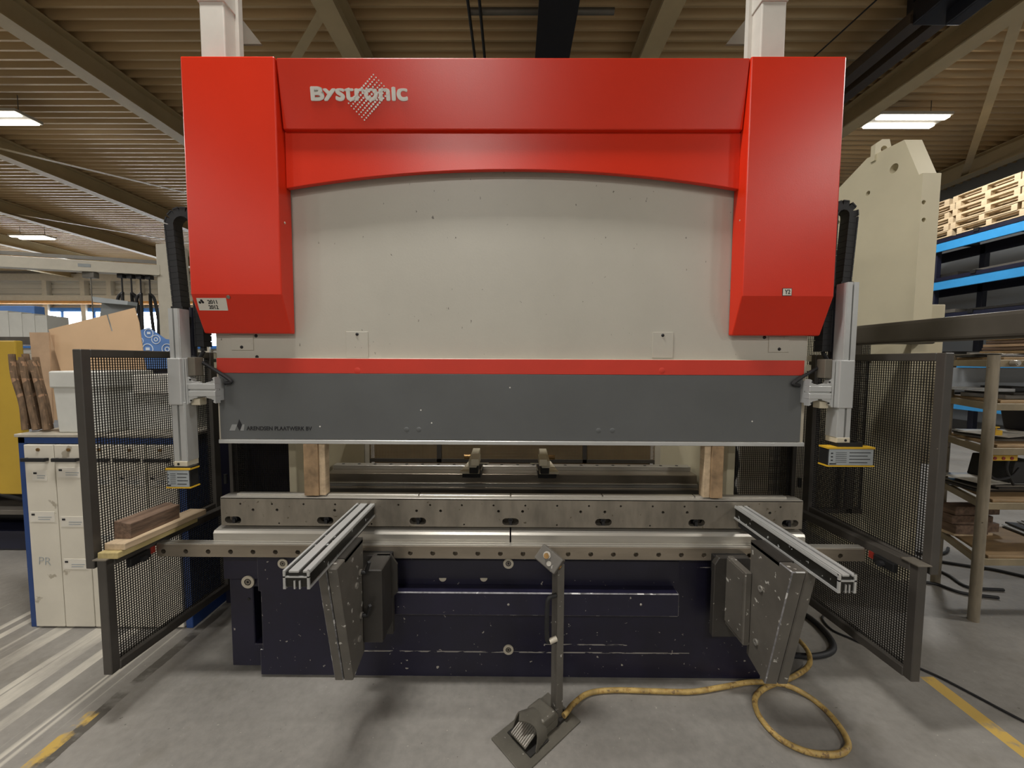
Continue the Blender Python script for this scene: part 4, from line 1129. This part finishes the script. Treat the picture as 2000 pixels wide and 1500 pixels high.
for i, z in enumerate(SH):
    zz = z+.018
    for k, (m, th) in enumerate(specs[i]):
        dx = random.uniform(-.01, .10); dy = random.uniform(-.02, .05)
        x0 = RX0+(.62 if i == 0 else .10)+dx
        if i == 0:
            o = flat('metal_sheet', x0+.12*k*.3, x0+.95, RY0+.10+dy, RY1-.09, zz, th, m, '%s thin metal sheet from below in the fanned pile on the bottom rack shelf' % ('first', 'second', 'third', 'fourth', 'fifth', 'sixth', 'seventh')[k], 'sheets on the rack bottom shelf', rz=random.uniform(-.25, -.1))
        else:
            o = flat('metal_sheet', x0+.02, x0+1.35, RY0+.08+abs(dy), RY1-.09, zz, th, m, 'flat %s metal sheet stacked on the %s shelf of the pipe rack' % ({'sheet_dark': 'dark', 'sheet_mid': 'dull grey', 'sheet_bright': 'bright'}[m], names[i]), 'sheets on the rack %s shelf' % names[i], rz=random.uniform(-.06, .06))
        zz += th+.0008
    SH[i] = zz
# things on the shelves
flat('paper_sheet', 3.18, 3.42, 2.56, 2.80, SH[2], .002, 'paper', 'white paper lying on the metal sheets of the third rack shelf', cat='paper', rz=.3)
flat('paper_sheet', 3.45, 3.80, 2.52, 2.82, SH[2], .002, 'paper', 'large white paper sheet curling off the third rack shelf', cat='paper', rz=-.15)
flat('paper_sheet', 3.12, 3.34, 2.58, 2.80, SH[1], .002, 'paper', 'white paper lying on the dark sheets of the second rack shelf', cat='paper', rz=.15)
flat('paper_sheet', 3.14, 3.24, 2.60, 2.72, SH[4], .002, 'paper', 'small white note lying on the top shelf of the pipe rack', cat='paper', rz=.4)
for k in range(5):
    flat('wooden_board', 3.42+.012*k, 4.5, 2.46+.012*k, 2.9, SH[4]+.002+.024*k, .02, ('plywood', 'wood_dark', 'cardboard_old', 'wood_dark', 'plywood')[k], '%s brown board from below in the stack on the rack top shelf' % ('first', 'second', 'third', 'fourth', 'fifth')[k], 'boards on the rack top shelf', cat='board', rz=random.uniform(-.03, .03))
# white plastic sheet pack and grey bins on upper shelves
flat('plastic_panel', 3.16, 4.4, 2.84, 2.88, SH[3], .155, 'wall_white', 'white panel standing on edge on the fourth shelf of the pipe rack', cat='panel')
for k in range(3):
    flat('aluminium_plate', 3.14, 3.33, 2.60, 2.85, SH[3]+.007*k, .006, 'sheet_bright', 'small bright aluminium plate piled on the fourth shelf of the pipe rack', 'aluminium plates on the fourth shelf', cat='plate')
flat('black_box', 3.33, 3.50, 2.62, 2.80, SH[3], .03, 'black', 'flat black box beside the aluminium plates on the fourth rack shelf', cat='box')
# small clamp with yellow body
y_ = thing('yellow_clamp', 'small yellow clamp with red jaws on the third shelf of the pipe rack', 'clamp', (3.24, 2.62, SH[2]+.002))
obj('body', MB().box(3.22, 3.27, 2.60, 2.64, SH[2]+.0015, SH[2]+.035), 'yellow', y_, bevel=.004)
obj('jaw', MB().box(3.195, 3.22, 2.60, 2.64, SH[2]+.0015, SH[2]+.05), 'red_tag', y_, bevel=.003)
obj('bridge', MB().box(3.20, 3.26, 2.61, 2.63, SH[2]+.05, SH[2]+.058).cyl((3.245, 2.62, SH[2]+.03), (3.245, 2.62, SH[2]+.052), .006, 8), 'yellow', y_)
y2 = thing('power_strip', 'yellow power strip clipped under the third shelf of the pipe rack', 'power strip', (3.22, 2.56, 1.07))
obj('strip_body', MB().box(3.12, 3.30, 2.535, 2.56, 1.058, 1.098), 'yellow', y2, bevel=.004)
for k in range(3): obj('socket', MB().cyl((3.15+.055*k, 2.536, 1.075), (3.15+.055*k, 2.532, 1.075), .011, 10), 'red_tag', y2)
one('looped_cable', MB().tube(spline([(3.14, 2.545, 1.06), (3.13, 2.55, .98), (3.20, 2.56, .93), (3.30, 2.56, .95), (3.36, 2.57, 1.0)], 8), .009, 8).tube(spline([(3.25, 2.545, 1.06), (3.25, 2.55, 1.0), (3.29, 2.56, .94), (3.33, 2.57, SH[1])], 8), .008, 8), 'rubber', 'black cable looped below the yellow power strip', 'cable', smooth=True, loc=(3.25, 2.55, .95))
one('black_bin', MB().prism([(3.34, SH[1]), (3.52, SH[1]), (3.52, 1.04), (3.37, 1.04)], 'y', 2.60, 2.85), 'black', 'black storage bin on the second shelf of the pipe rack', 'bin', bevel=.006, loc=(3.43, 2.7, SH[1]))
one('navy_bin', MB().prism([(3.62, SH[2]), (4.3, SH[2]), (4.34, SH[2]+.16), (3.58, SH[2]+.16)], 'y', 2.72, 2.88), 'navy_clean', 'dark navy storage bin on the third shelf of the pipe rack', 'bin', bevel=.008, loc=(3.9, 2.98, SH[2]))
for k, x in enumerate((3.66, 3.72)):
    one('steel_clip', MB().prism([(x-.02, SH[3]), (x-.012, SH[3]), (x, SH[3]+.035), (x+.012, SH[3]), (x+.02, SH[3]), (x+.014, SH[3]+.085), (x+.006, SH[3]+.085), (x+.006, SH[3]+.105), (x-.006, SH[3]+.105), (x-.006, SH[3]+.085), (x-.014, SH[3]+.085)], 'y', 2.54, 2.55), 'steel_bright', 'forked steel clip standing on the fourth shelf of the pipe rack', 'clip', 'forked steel clips', loc=(x, 2.54, SH[3]))
# wood offcuts at the back of the bottom shelf
for k, (x, y, z, w, m, l) in enumerate(((3.33, 2.82, 0, .30, 'wood_plank', 'pale flat offcut at the bottom of the wood pile on the rack'), (3.30, 2.80, .02, .22, 'wood_dark', 'brown offcut block low in the wood pile on the rack'),
                                        (3.48, 2.84, .02, .12, 'wood_dark', 'short brown offcut block beside the wood pile on the rack'), (3.32, 2.82, .085, .28, 'wood_dark', 'long brown offcut in the middle of the wood pile on the rack'),
                                        (3.36, 2.83, .15, .34, 'wood_dark', 'topmost brown offcut of the wood pile on the rack'))):
    flat('wood_offcut', x-w/2, x+w/2, y-.05, y+.05, .448+z, .062 if z else .019, m, l, cat='wood', rz=.05*(-1)**k)
# cables on the floor under the rack
for k, pts in enumerate(([(1790, 1080), (1826, 1083), (1848, 1078), (1852, 1070)], [(1812, 1106), (1850, 1122), (1890, 1146), (1960, 1152)], [(1790, 1135), (1830, 1141), (1880, 1158), (1950, 1167)], [(1815, 1093), (1890, 1105), (1940, 1112), (2020, 1130)])):
    q = floor_path(pts, .011); one('rack_cable', MB().tube(spline(q, 8), .011, 8), 'rubber', 'black cable lying on the floor beneath the pipe rack', 'cable', 'black cables under the rack', smooth=True, loc=q[1])

# ================================================================== BLUE PALLET RACK with stacked pallets
RX = 10.0
br_ = thing('pallet_rack', 'tall blue and navy storage rack against the pale wall', 'rack', (10.6, 10, 0))
P = lambda n, mb, m, par=None, **kw: obj(n, mb, m, par or br_, **kw)
Zb = [atX(2000, y, RX).z for y in (432, 521, 606)]
for y in (4.9, 9.6, 14.0):
    for dx in (.06, 1.2): P('upright', MB().box(RX+dx, RX+dx+.12, y-.06, y+.06, 0, Zb[0]+.05), 'rack_navy', bevel=.01)
lv = Zb+[Zb[2]-.98, Zb[2]-1.9]
for z in lv:
    z = max(z, .3)
    bmx = P('shelf_beam', MB().box(RX, RX+.06, 4.9, 14.0, z-.18, z+.02), 'rack_blue', bevel=.006)
    obj('beam_edge', MB().box(RX-.012, RX+.06, 4.9, 14.0, z+.02, z+.10), 'rack_navy', bmx)
    P('shelf_beam', MB().box(RX+1.2, RX+1.26, 4.9, 14.0, z-.18, z+.06), 'rack_navy', bevel=.006)
    for k in range(8):
        y = 5.4+k*1.1; P('cross_bar', MB().box(RX-.03, RX+1.3, y-.05, y+.05, z+.06, z+.13), 'black')
for i, z in enumerate(lv[1:4]):
    for k in range(2):
        flat('stored_sheet', RX+.20, RX+1.18, 5.6+k*3.6, 8.9+k*3.6, z+.132, .05+.03*k, 'sheet_dark' if (i+k) % 2 else 'sheet_mid', 'large %s metal sheet on the %s blue beam from the top of the pallet rack' % ('dark' if (i+k) % 2 else 'grey', ('second', 'third', 'fourth')[i]), 'sheets on the blue rack')
def pallet():
    t = thing('wooden_pallet', 'first pale wooden pallet from below in a stack on the blue rack', 'pallet', (0, 0, 0), 'pallets on the blue rack')
    me = []
    def bx(n, *r): return obj(n, MB().box(*r), 'wood_pallet', t)
    f = None
    for k, x in enumerate((-.39, 0, .39)):
        src = bx('bottom_board', -.05, .05, -.6, .6, 0, .022) if k == 0 else link_copy(src, 'bottom_board', t); src.location = (x, 0, 0)
    q = None
    for x in (-.39, 0, .39):
        for y in (-.55, 0, .55):
            q = bx('block', -.05, .05, -.05, .05, .022, .1) if q is None else link_copy(q, 'block', t); q.location = (x, y, 0)
    q = None
    for y in (-.55, 0, .55):
        q = bx('stringer_board', -.44, .44, -.05, .05, .1, .122) if q is None else link_copy(q, 'stringer_board', t); q.location = (0, y, 0)
    q = None
    for x in (-.39, -.195, 0, .195, .39):
        q = bx('deck_board', -.05, .05, -.6, .6, .122, .144) if q is None else link_copy(q, 'deck_board', t); q.location = (x, 0, 0)
    return t
p0_ = pallet(); first = True
ztop = Zb[0]+.131
for col_, yc in enumerate((7.3, 8.55, 9.8)):
    for k in range(6 if col_ else 6):
        l = (RX+.47+random.uniform(-.02, .02), yc+random.uniform(-.03, .03)+.10*(k % 2), ztop+k*.1441)
        if first: p0_.location = l; first = False
        else: copy_tree(p0_, l)['label'] = '%s pale wooden pallet from below in a stack on the blue rack' % ('first', 'second', 'third', 'fourth', 'fifth', 'sixth')[k]

# ================================================================== TOOL CABINET
CX0, CX1, CY0, CY1, CZ = -3.035, -2.005, 2.365, 2.95, 1.235
cb_ = thing('tool_cabinet', 'blue framed tool cabinet with tall narrow white drawer fronts', 'cabinet', ((CX0+CX1)/2, 2.65, 0))
P = lambda n, mb, m, par=None, **kw: obj(n, mb, m, par or cb_, **kw)
P('body', MB().box(CX0+.03, CX1-.03, CY0+.02, CY1, .02, CZ-.05), 'black')
P('frame', MB().box(CX0, CX0+.045, CY0, CY1, 0, CZ-.02).box(CX1-.045, CX1, CY0, CY1, 0, CZ-.02).box(CX0, CX1, CY0, CY1, CZ-.06, CZ-.02), 'cabinet_blue', bevel=.003, seg=1)
P('top_plate', MB().box(CX0-.01, CX1+.01, CY0-.01, CY1, CZ-.02, CZ), 'cabinet_top', bevel=.003, seg=1)
dw = (CX1-CX0-.09)/5
for k in range(5):
    a = CX0+.045+k*dw
    d = P('drawer', MB().box(a+.003, a+dw-.003, CY0-.012, CY0+.02, .012, CZ-.065), 'cabinet_front', bevel=.003, seg=1)
    obj('handle', MB().box(a+.01, a+dw-.03, CY0-.04, CY0-.028, CZ-.165, CZ-.142).box(a+.012, a+.03, CY0-.03, CY0-.01, CZ-.163, CZ-.145).box(a+dw-.05, a+dw-.032, CY0-.03, CY0-.01, CZ-.163, CZ-.145), 'black', d, bevel=.003)
    obj('lock', MB().cyl((a+dw*.5, CY0-.010, CZ-.095), (a+dw*.5, CY0-.018, CZ-.095), .010, 12), 'brass', d)
    for z in ((.98, .72) if k == 0 else (1.0, .69, .42) if k == 1 else (.95, .6)):
        w = .045 if (k == 0 and z == .98) else .075
        cx = a+dw*.5
        lb = obj('label_card', MB().box(cx-w, cx+w, CY0-.0145, CY0-.0115, z-.032, z+.032), 'sticker', d)
        obj('label_mark', MB().box(cx-w+.008, cx-w+.028, CY0-.0155, CY0-.014, z+.008, z+.02), 'ink', lb)
        if k == 0 and z == .72:
            text('label_text', 'Promecam', .016, 'ink', lb, (cx-.03, CY0-.0156, z-.002), (1, 0, 0), (0, 0, 1), width=.075) if False else None
        tx = MB()
        for r in range(2): tx.box(cx-w*.35, cx+w*(.75-.12*r), CY0-.0155, CY0-.014, z-.004-r*.014, z+.001-r*.014)
        obj('label_text', tx, 'label_grey', lb)
text('pencil_mark', 'PR', .075, 'label_grey', cb_, (CX0+.095, CY0-.0135, .415), (1, 0, -.08), (.08, 0, 1), bold=-.0015, depth=.0004)

# things on the cabinet
one('storage_box', MB().prism([(-2.82, CZ), (-2.51, CZ), (-2.50, CZ+.30), (-2.84, CZ+.30)], 'y', 2.40, 2.70).box(-2.85, -2.49, 2.39, 2.71, CZ+.28, CZ+.385), 'plastic_white', 'translucent white storage box with lid on the tool cabinet', 'box', bevel=.01, loc=(-2.66, 2.55, CZ))
one('white_carton', MB().box(-2.50, -2.12, 2.52, 2.80, CZ, CZ+.24), 'plastic_white', 'long white carton on the tool cabinet behind the mesh fence', 'box', bevel=.004, loc=(-2.3, 2.66, CZ))
one('white_carton', MB().box(-2.44, -2.08, 2.50, 2.78, CZ+.24, CZ+.36), 'paper', 'flat white carton on top of the long carton behind the mesh fence', 'box', bevel=.004, loc=(-2.26, 2.64, CZ+.24))
# weathered sticks leaning in a bundle
for k in range(8):
    a = atY(50+k*7.0, 848, 2.43+.036*(k % 3)); b = atY(23+k*6.6, 692+6*((k*3) % 4), 2.47+.036*(k % 3)); a.z = CZ+.012
    dd = (b-a); mid = spline([a, a+dd*.35+Vector((random.uniform(-.012, .012), 0, 0)), a+dd*.7+Vector((random.uniform(-.012, .012), 0, 0)), b], 5)
    one('weathered_stick', MB().tube(mid, .0155+.003*random.random(), 8), 'bark', 'weathered brown stick in the bundle leaning on the tool cabinet', 'stick', 'sticks on the tool cabinet', loc=a)
# cardboard sheets leaning behind
def card(pts, Y, th, m, label, slot=None):
    P_ = [atY(x, y, Y) for x, y in pts]
    # sheet leans back: lower edge nearer than upper edge
    for p in P_: p.z = max(p.z, CZ)
    z0 = min(p.z for p in P_)
    mb = MB().prism([(p.x, p.z) for p in P_], 'y', Y, Y+th)
    for v in mb.v: v.y += (v.z-z0)*.10
    return one('cardboard_sheet', mb, m, label, 'cardboard', loc=(P_[0].x, Y, z0))
c1 = card([(73, 642), (184.5, 612.6), (198, 646), (201.5, 645), (188.5, 611.6), (240, 598), (252, 628), (300, 850), (150, 850)], 2.82, .006, 'cardboard', 'large tilted clean cardboard sheet leaning behind the tool cabinet top')
c1.parent = None
card([(64, 648), (110, 650), (140, 850), (82, 850)], 2.90, .006, 'cardboard', 'narrow cardboard sheet leaning behind the large tilted sheet')
card([(35, 648), (74, 648), (105, 850), (76, 850)], 2.78, .008, 'cardboard_old', 'old brown cardboard strip leaning beside the weathered sticks')
# blue poster with round white icons on a stand behind the cabinet
def poster():
    t = thing('blue_banner', 'blue banner with round white icons standing behind the tool cabinet', 'banner', (-3.0, 4.0, 0))
    pts = [(258, 650), (290, 640), (322, 662), (375, 668), (378, 720), (262, 720)]
    P_ = [atY(x, y, 4.0) for x, y in pts]
    base = [(P_[-1].x, 0), (P_[-2].x, 0)]
    obj('cloth', MB().prism([(p.x, p.z) for p in P_], 'y', 4.0, 4.012), 'poster_blue', t)
    obj('stand', MB().box(P_[-1].x, P_[-2].x, 4.012, 4.03, 0, P_[-1].z+.1), 'rack_navy', t)
    for i, (x, y, r) in enumerate(((291, 651, 9), (305, 663, 9), (289, 682, 11), (327, 682, 11), (363, 676, 12), (274, 666, 7))):
        c = atY(x, y, 4.0); rr = r*4.0/F
        ic = obj('icon_ring', MB().ring((c.x, 3.999, c.z), (0, -1, 0), rr*.86, rr, .003, 24), 'poster_white', t)
        obj('icon_glyph', MB().ring((c.x, 3.999, c.z), (0, -1, 0), rr*.28, rr*.45, .003, 12) if i % 2 else MB().box(c.x-rr*.35, c.x+rr*.35, 3.996, 3.999, c.z-rr*.2, c.z+rr*.3), 'poster_white', ic)
    return t
poster()
# bent grey sheet standing behind the cardboard
q = [atY(x, y, 3.3) for x, y in ((200, 582), (268, 591), (258, 660), (190, 650))]
one('bent_sheet', MB().prism([(p.x, p.z) for p in q], 'y', 3.30, 3.304).prism([(q[0].x, q[0].z), (q[1].x, q[1].z), (q[1].x-.005, q[1].z-.03), (q[0].x+.005, q[0].z-.045)], 'y', 3.22, 3.30).prism([(q[3].x+.1, 0), (q[3].x+.16, 0), (q[3].x+.16, q[3].z), (q[3].x+.1, q[3].z)], 'y', 3.304, 3.33), 'label_grey', 'bent grey sheet metal panel standing behind the cardboard', 'sheet', loc=(q[0].x, 3.3, 0))

# ================================================================== FAR SIDE: yellow guard, dark machine, shelf with cartons
y0_ = atY(0, 668, 3.3); y1_ = atY(39, 975, 3.3)
ym = thing('yellow_machine', 'yellow sheet panelled machine standing beyond the tool cabinet', 'machine', (-5.0, 3.6, 0))
obj('yellow_guard', MB().box(-6.4, atY(38, 800, 3.3).x, 3.30, 3.36, .52, atY(20, 665, 3.3).z), 'yellow_panel', ym, bevel=.01)
obj('machine_body', MB().box(-6.4, -4.2, 3.5, 4.4, .2, 1.0), 'black', ym, bevel=.03)
obj('machine_foot', MB().box(-6.4, -4.15, 3.34, 4.4, .0, .18), 'rack_navy', ym, bevel=.02)
obj('tray', MB().box(-6.4, -4.1, 3.25, 4.3, .36, .40), 'sheet_mid', ym, bevel=.005)
obj('hose', MB().tube(spline([(-4.9, 3.4, .42), (-4.6, 3.3, .56), (-4.35, 3.35, .48), (-4.3, 3.4, .42)], 8), .025, 8), 'rubber', ym, smooth=True)
sf = thing('wall_shelf', 'long steel shelf with a blue rail beyond the yellow machine', 'shelf', (-7.5, 6.2, 0))
za = atY(60, 662, 6.0).z
obj('shelf_plate', MB().box(-9.5, atY(125, 660, 6.0).x, 5.95, 6.6, za-.09, za+.03), 'sheet_mid', sf, bevel=.004)
obj('blue_rail', MB().box(-9.5, atY(36, 655, 5.9).x-.2, 5.93, 6.0, za-.32, za-.12), 'cabinet_blue', sf, bevel=.005)
for x in (-9.3, -7.2): obj('leg', MB().box(x-.05, x+.05, 6.0, 6.1, 0, za-.05), 'rack_navy', sf)
xs_ = [atY(x, 630, 6.0).x for x in (-33, -8, 17, 43, 68, 92)]
hs_ = [atY(60, y, 6.0).z for y in (606, 607, 610, 613, 616)]
for k in range(5):
    one('white_box', MB().box(xs_[k]+.003, xs_[k+1]-.003, 6.0, 6.3, za+.03, hs_[k]), 'plastic_white', '%s white box from the window end of the row on the long shelf' % ('fifth', 'fourth', 'third', 'second', 'first')[k], 'box', 'white boxes on the long shelf', bevel=.004, loc=(xs_[k], 6.1, za+.03))
bx0 = atY(15, 600, 6.6).x; bx1 = atY(88, 606, 6.6).x
one('blue_crate', MB().box(bx0, bx1, 6.45, 6.6, za+.03, atY(50, 598, 6.5).z), 'poster_blue', 'blue crate behind the white boxes on the long shelf', 'crate', bevel=.01, loc=(bx0, 6.5, za+.03))

# ================================================================== JIB CRANE with festoon cables
jx0 = atY(309, 600, 7.0).x; jx1 = atY(346, 600, 7.0).x; jz = atY(320, 476, 7.0).z
jb = thing('jib_crane', 'white jib crane with slim column and long horizontal arm', 'crane', ((jx0+jx1)/2, 7.15, 0))
P = lambda n, mb, m, par=None, **kw: obj(n, mb, m, par or jb, **kw)
P('column', MB().box(jx0, jx1, 7.0, 7.3, 0, jz), 'crane_white', bevel=.02)
za_ = atY(310, 527, 7.0)
A_ = Vector((jx0+.05, 7.05, za_.z)); Bp = Vector((-10.2, 5.85, za_.z))
P('arm', MB().bar(A_, Bp, .12, .17), 'crane_white', bevel=.008)
P('arm_flange', MB().bar(A_-Vector((0, 0, .09)), Bp-Vector((0, 0, .09)), .18, .02), 'crane_white')
P('arm_track', MB().bar(A_+Vector((0, .1, .16)), Bp+Vector((0, .1, .16)), .05, .05), 'pipe_grey')
pq = A_.lerp(Bp, .30)
dirj = (Bp-A_).normalized()
nj = dirj.cross(Vector((0, 0, 1)));  nj = nj if nj.y < 0 else -nj
P('arm_badge', MB().obox(A_.lerp(Bp, .255)+nj*.062, dirj, Vector((0, 0, 1)), nj, .085, .028, .003), 'label_grey', bevel=.02)
ht = thing('chain_hoist', 'small hoist trolley with a thin chain hanging from the white jib arm', 'hoist', A_.lerp(Bp, .255))
hp = A_.lerp(Bp, .245)
obj('trolley', MB().box(hp.x-.10, hp.x+.10, hp.y-.05, hp.y+.05, hp.z-.20, hp.z-.101), 'pipe_grey', ht, bevel=.01)
obj('chain', MB().cyl((hp.x, hp.y, hp.z-.2), (hp.x, hp.y, hp.z-1.1), .008, 6), 'pipe_grey', ht)
for k in range(4):
    c = A_.lerp(Bp, .045+.032*k)
    t = thing('festoon_cable', '%s looped dark cable from the column under the white jib arm' % ('first', 'second', 'third', 'fourth')[k], 'cable', c, 'festoon cables on the jib crane')
    obj('clip', MB().box(c.x-.045, c.x+.045, c.y-.04, c.y+.04, c.z-.17, c.z-.101), 'black', t)
    obj('strap', MB().cyl((c.x, c.y, c.z-.17), (c.x, c.y, c.z-.42), .012, 6), 'rubber', t)
    w = .058; yo = .07*(-1)**k; zc = c.z-.42; hh_ = .85+.12*(k % 3)
    obj('cable_loop', MB().tube(spline([(c.x, c.y, zc), (c.x-w*.7, c.y+yo*.6, zc-.10), (c.x-w, c.y+yo, zc-hh_*.45), (c.x-w*.35, c.y+yo, zc-hh_*.92), (c.x+w*.5, c.y+yo, zc-hh_), (c.x+w, c.y+yo, zc-hh_*.55), (c.x+w*.6, c.y+yo*.6, zc-.10), (c.x, c.y, zc)], 6), .024, 8), 'rubber', t, smooth=True)

# orange service pipe along the back
one('service_pipe', MB().cyl((-33, 23.4, 5.0), (-10, 23.4, 5.0), .10, 10), 'pipe_orange', 'orange service pipe running along the far clad wall', 'pipe', smooth=True, loc=(-20, 23.4, 5.0))
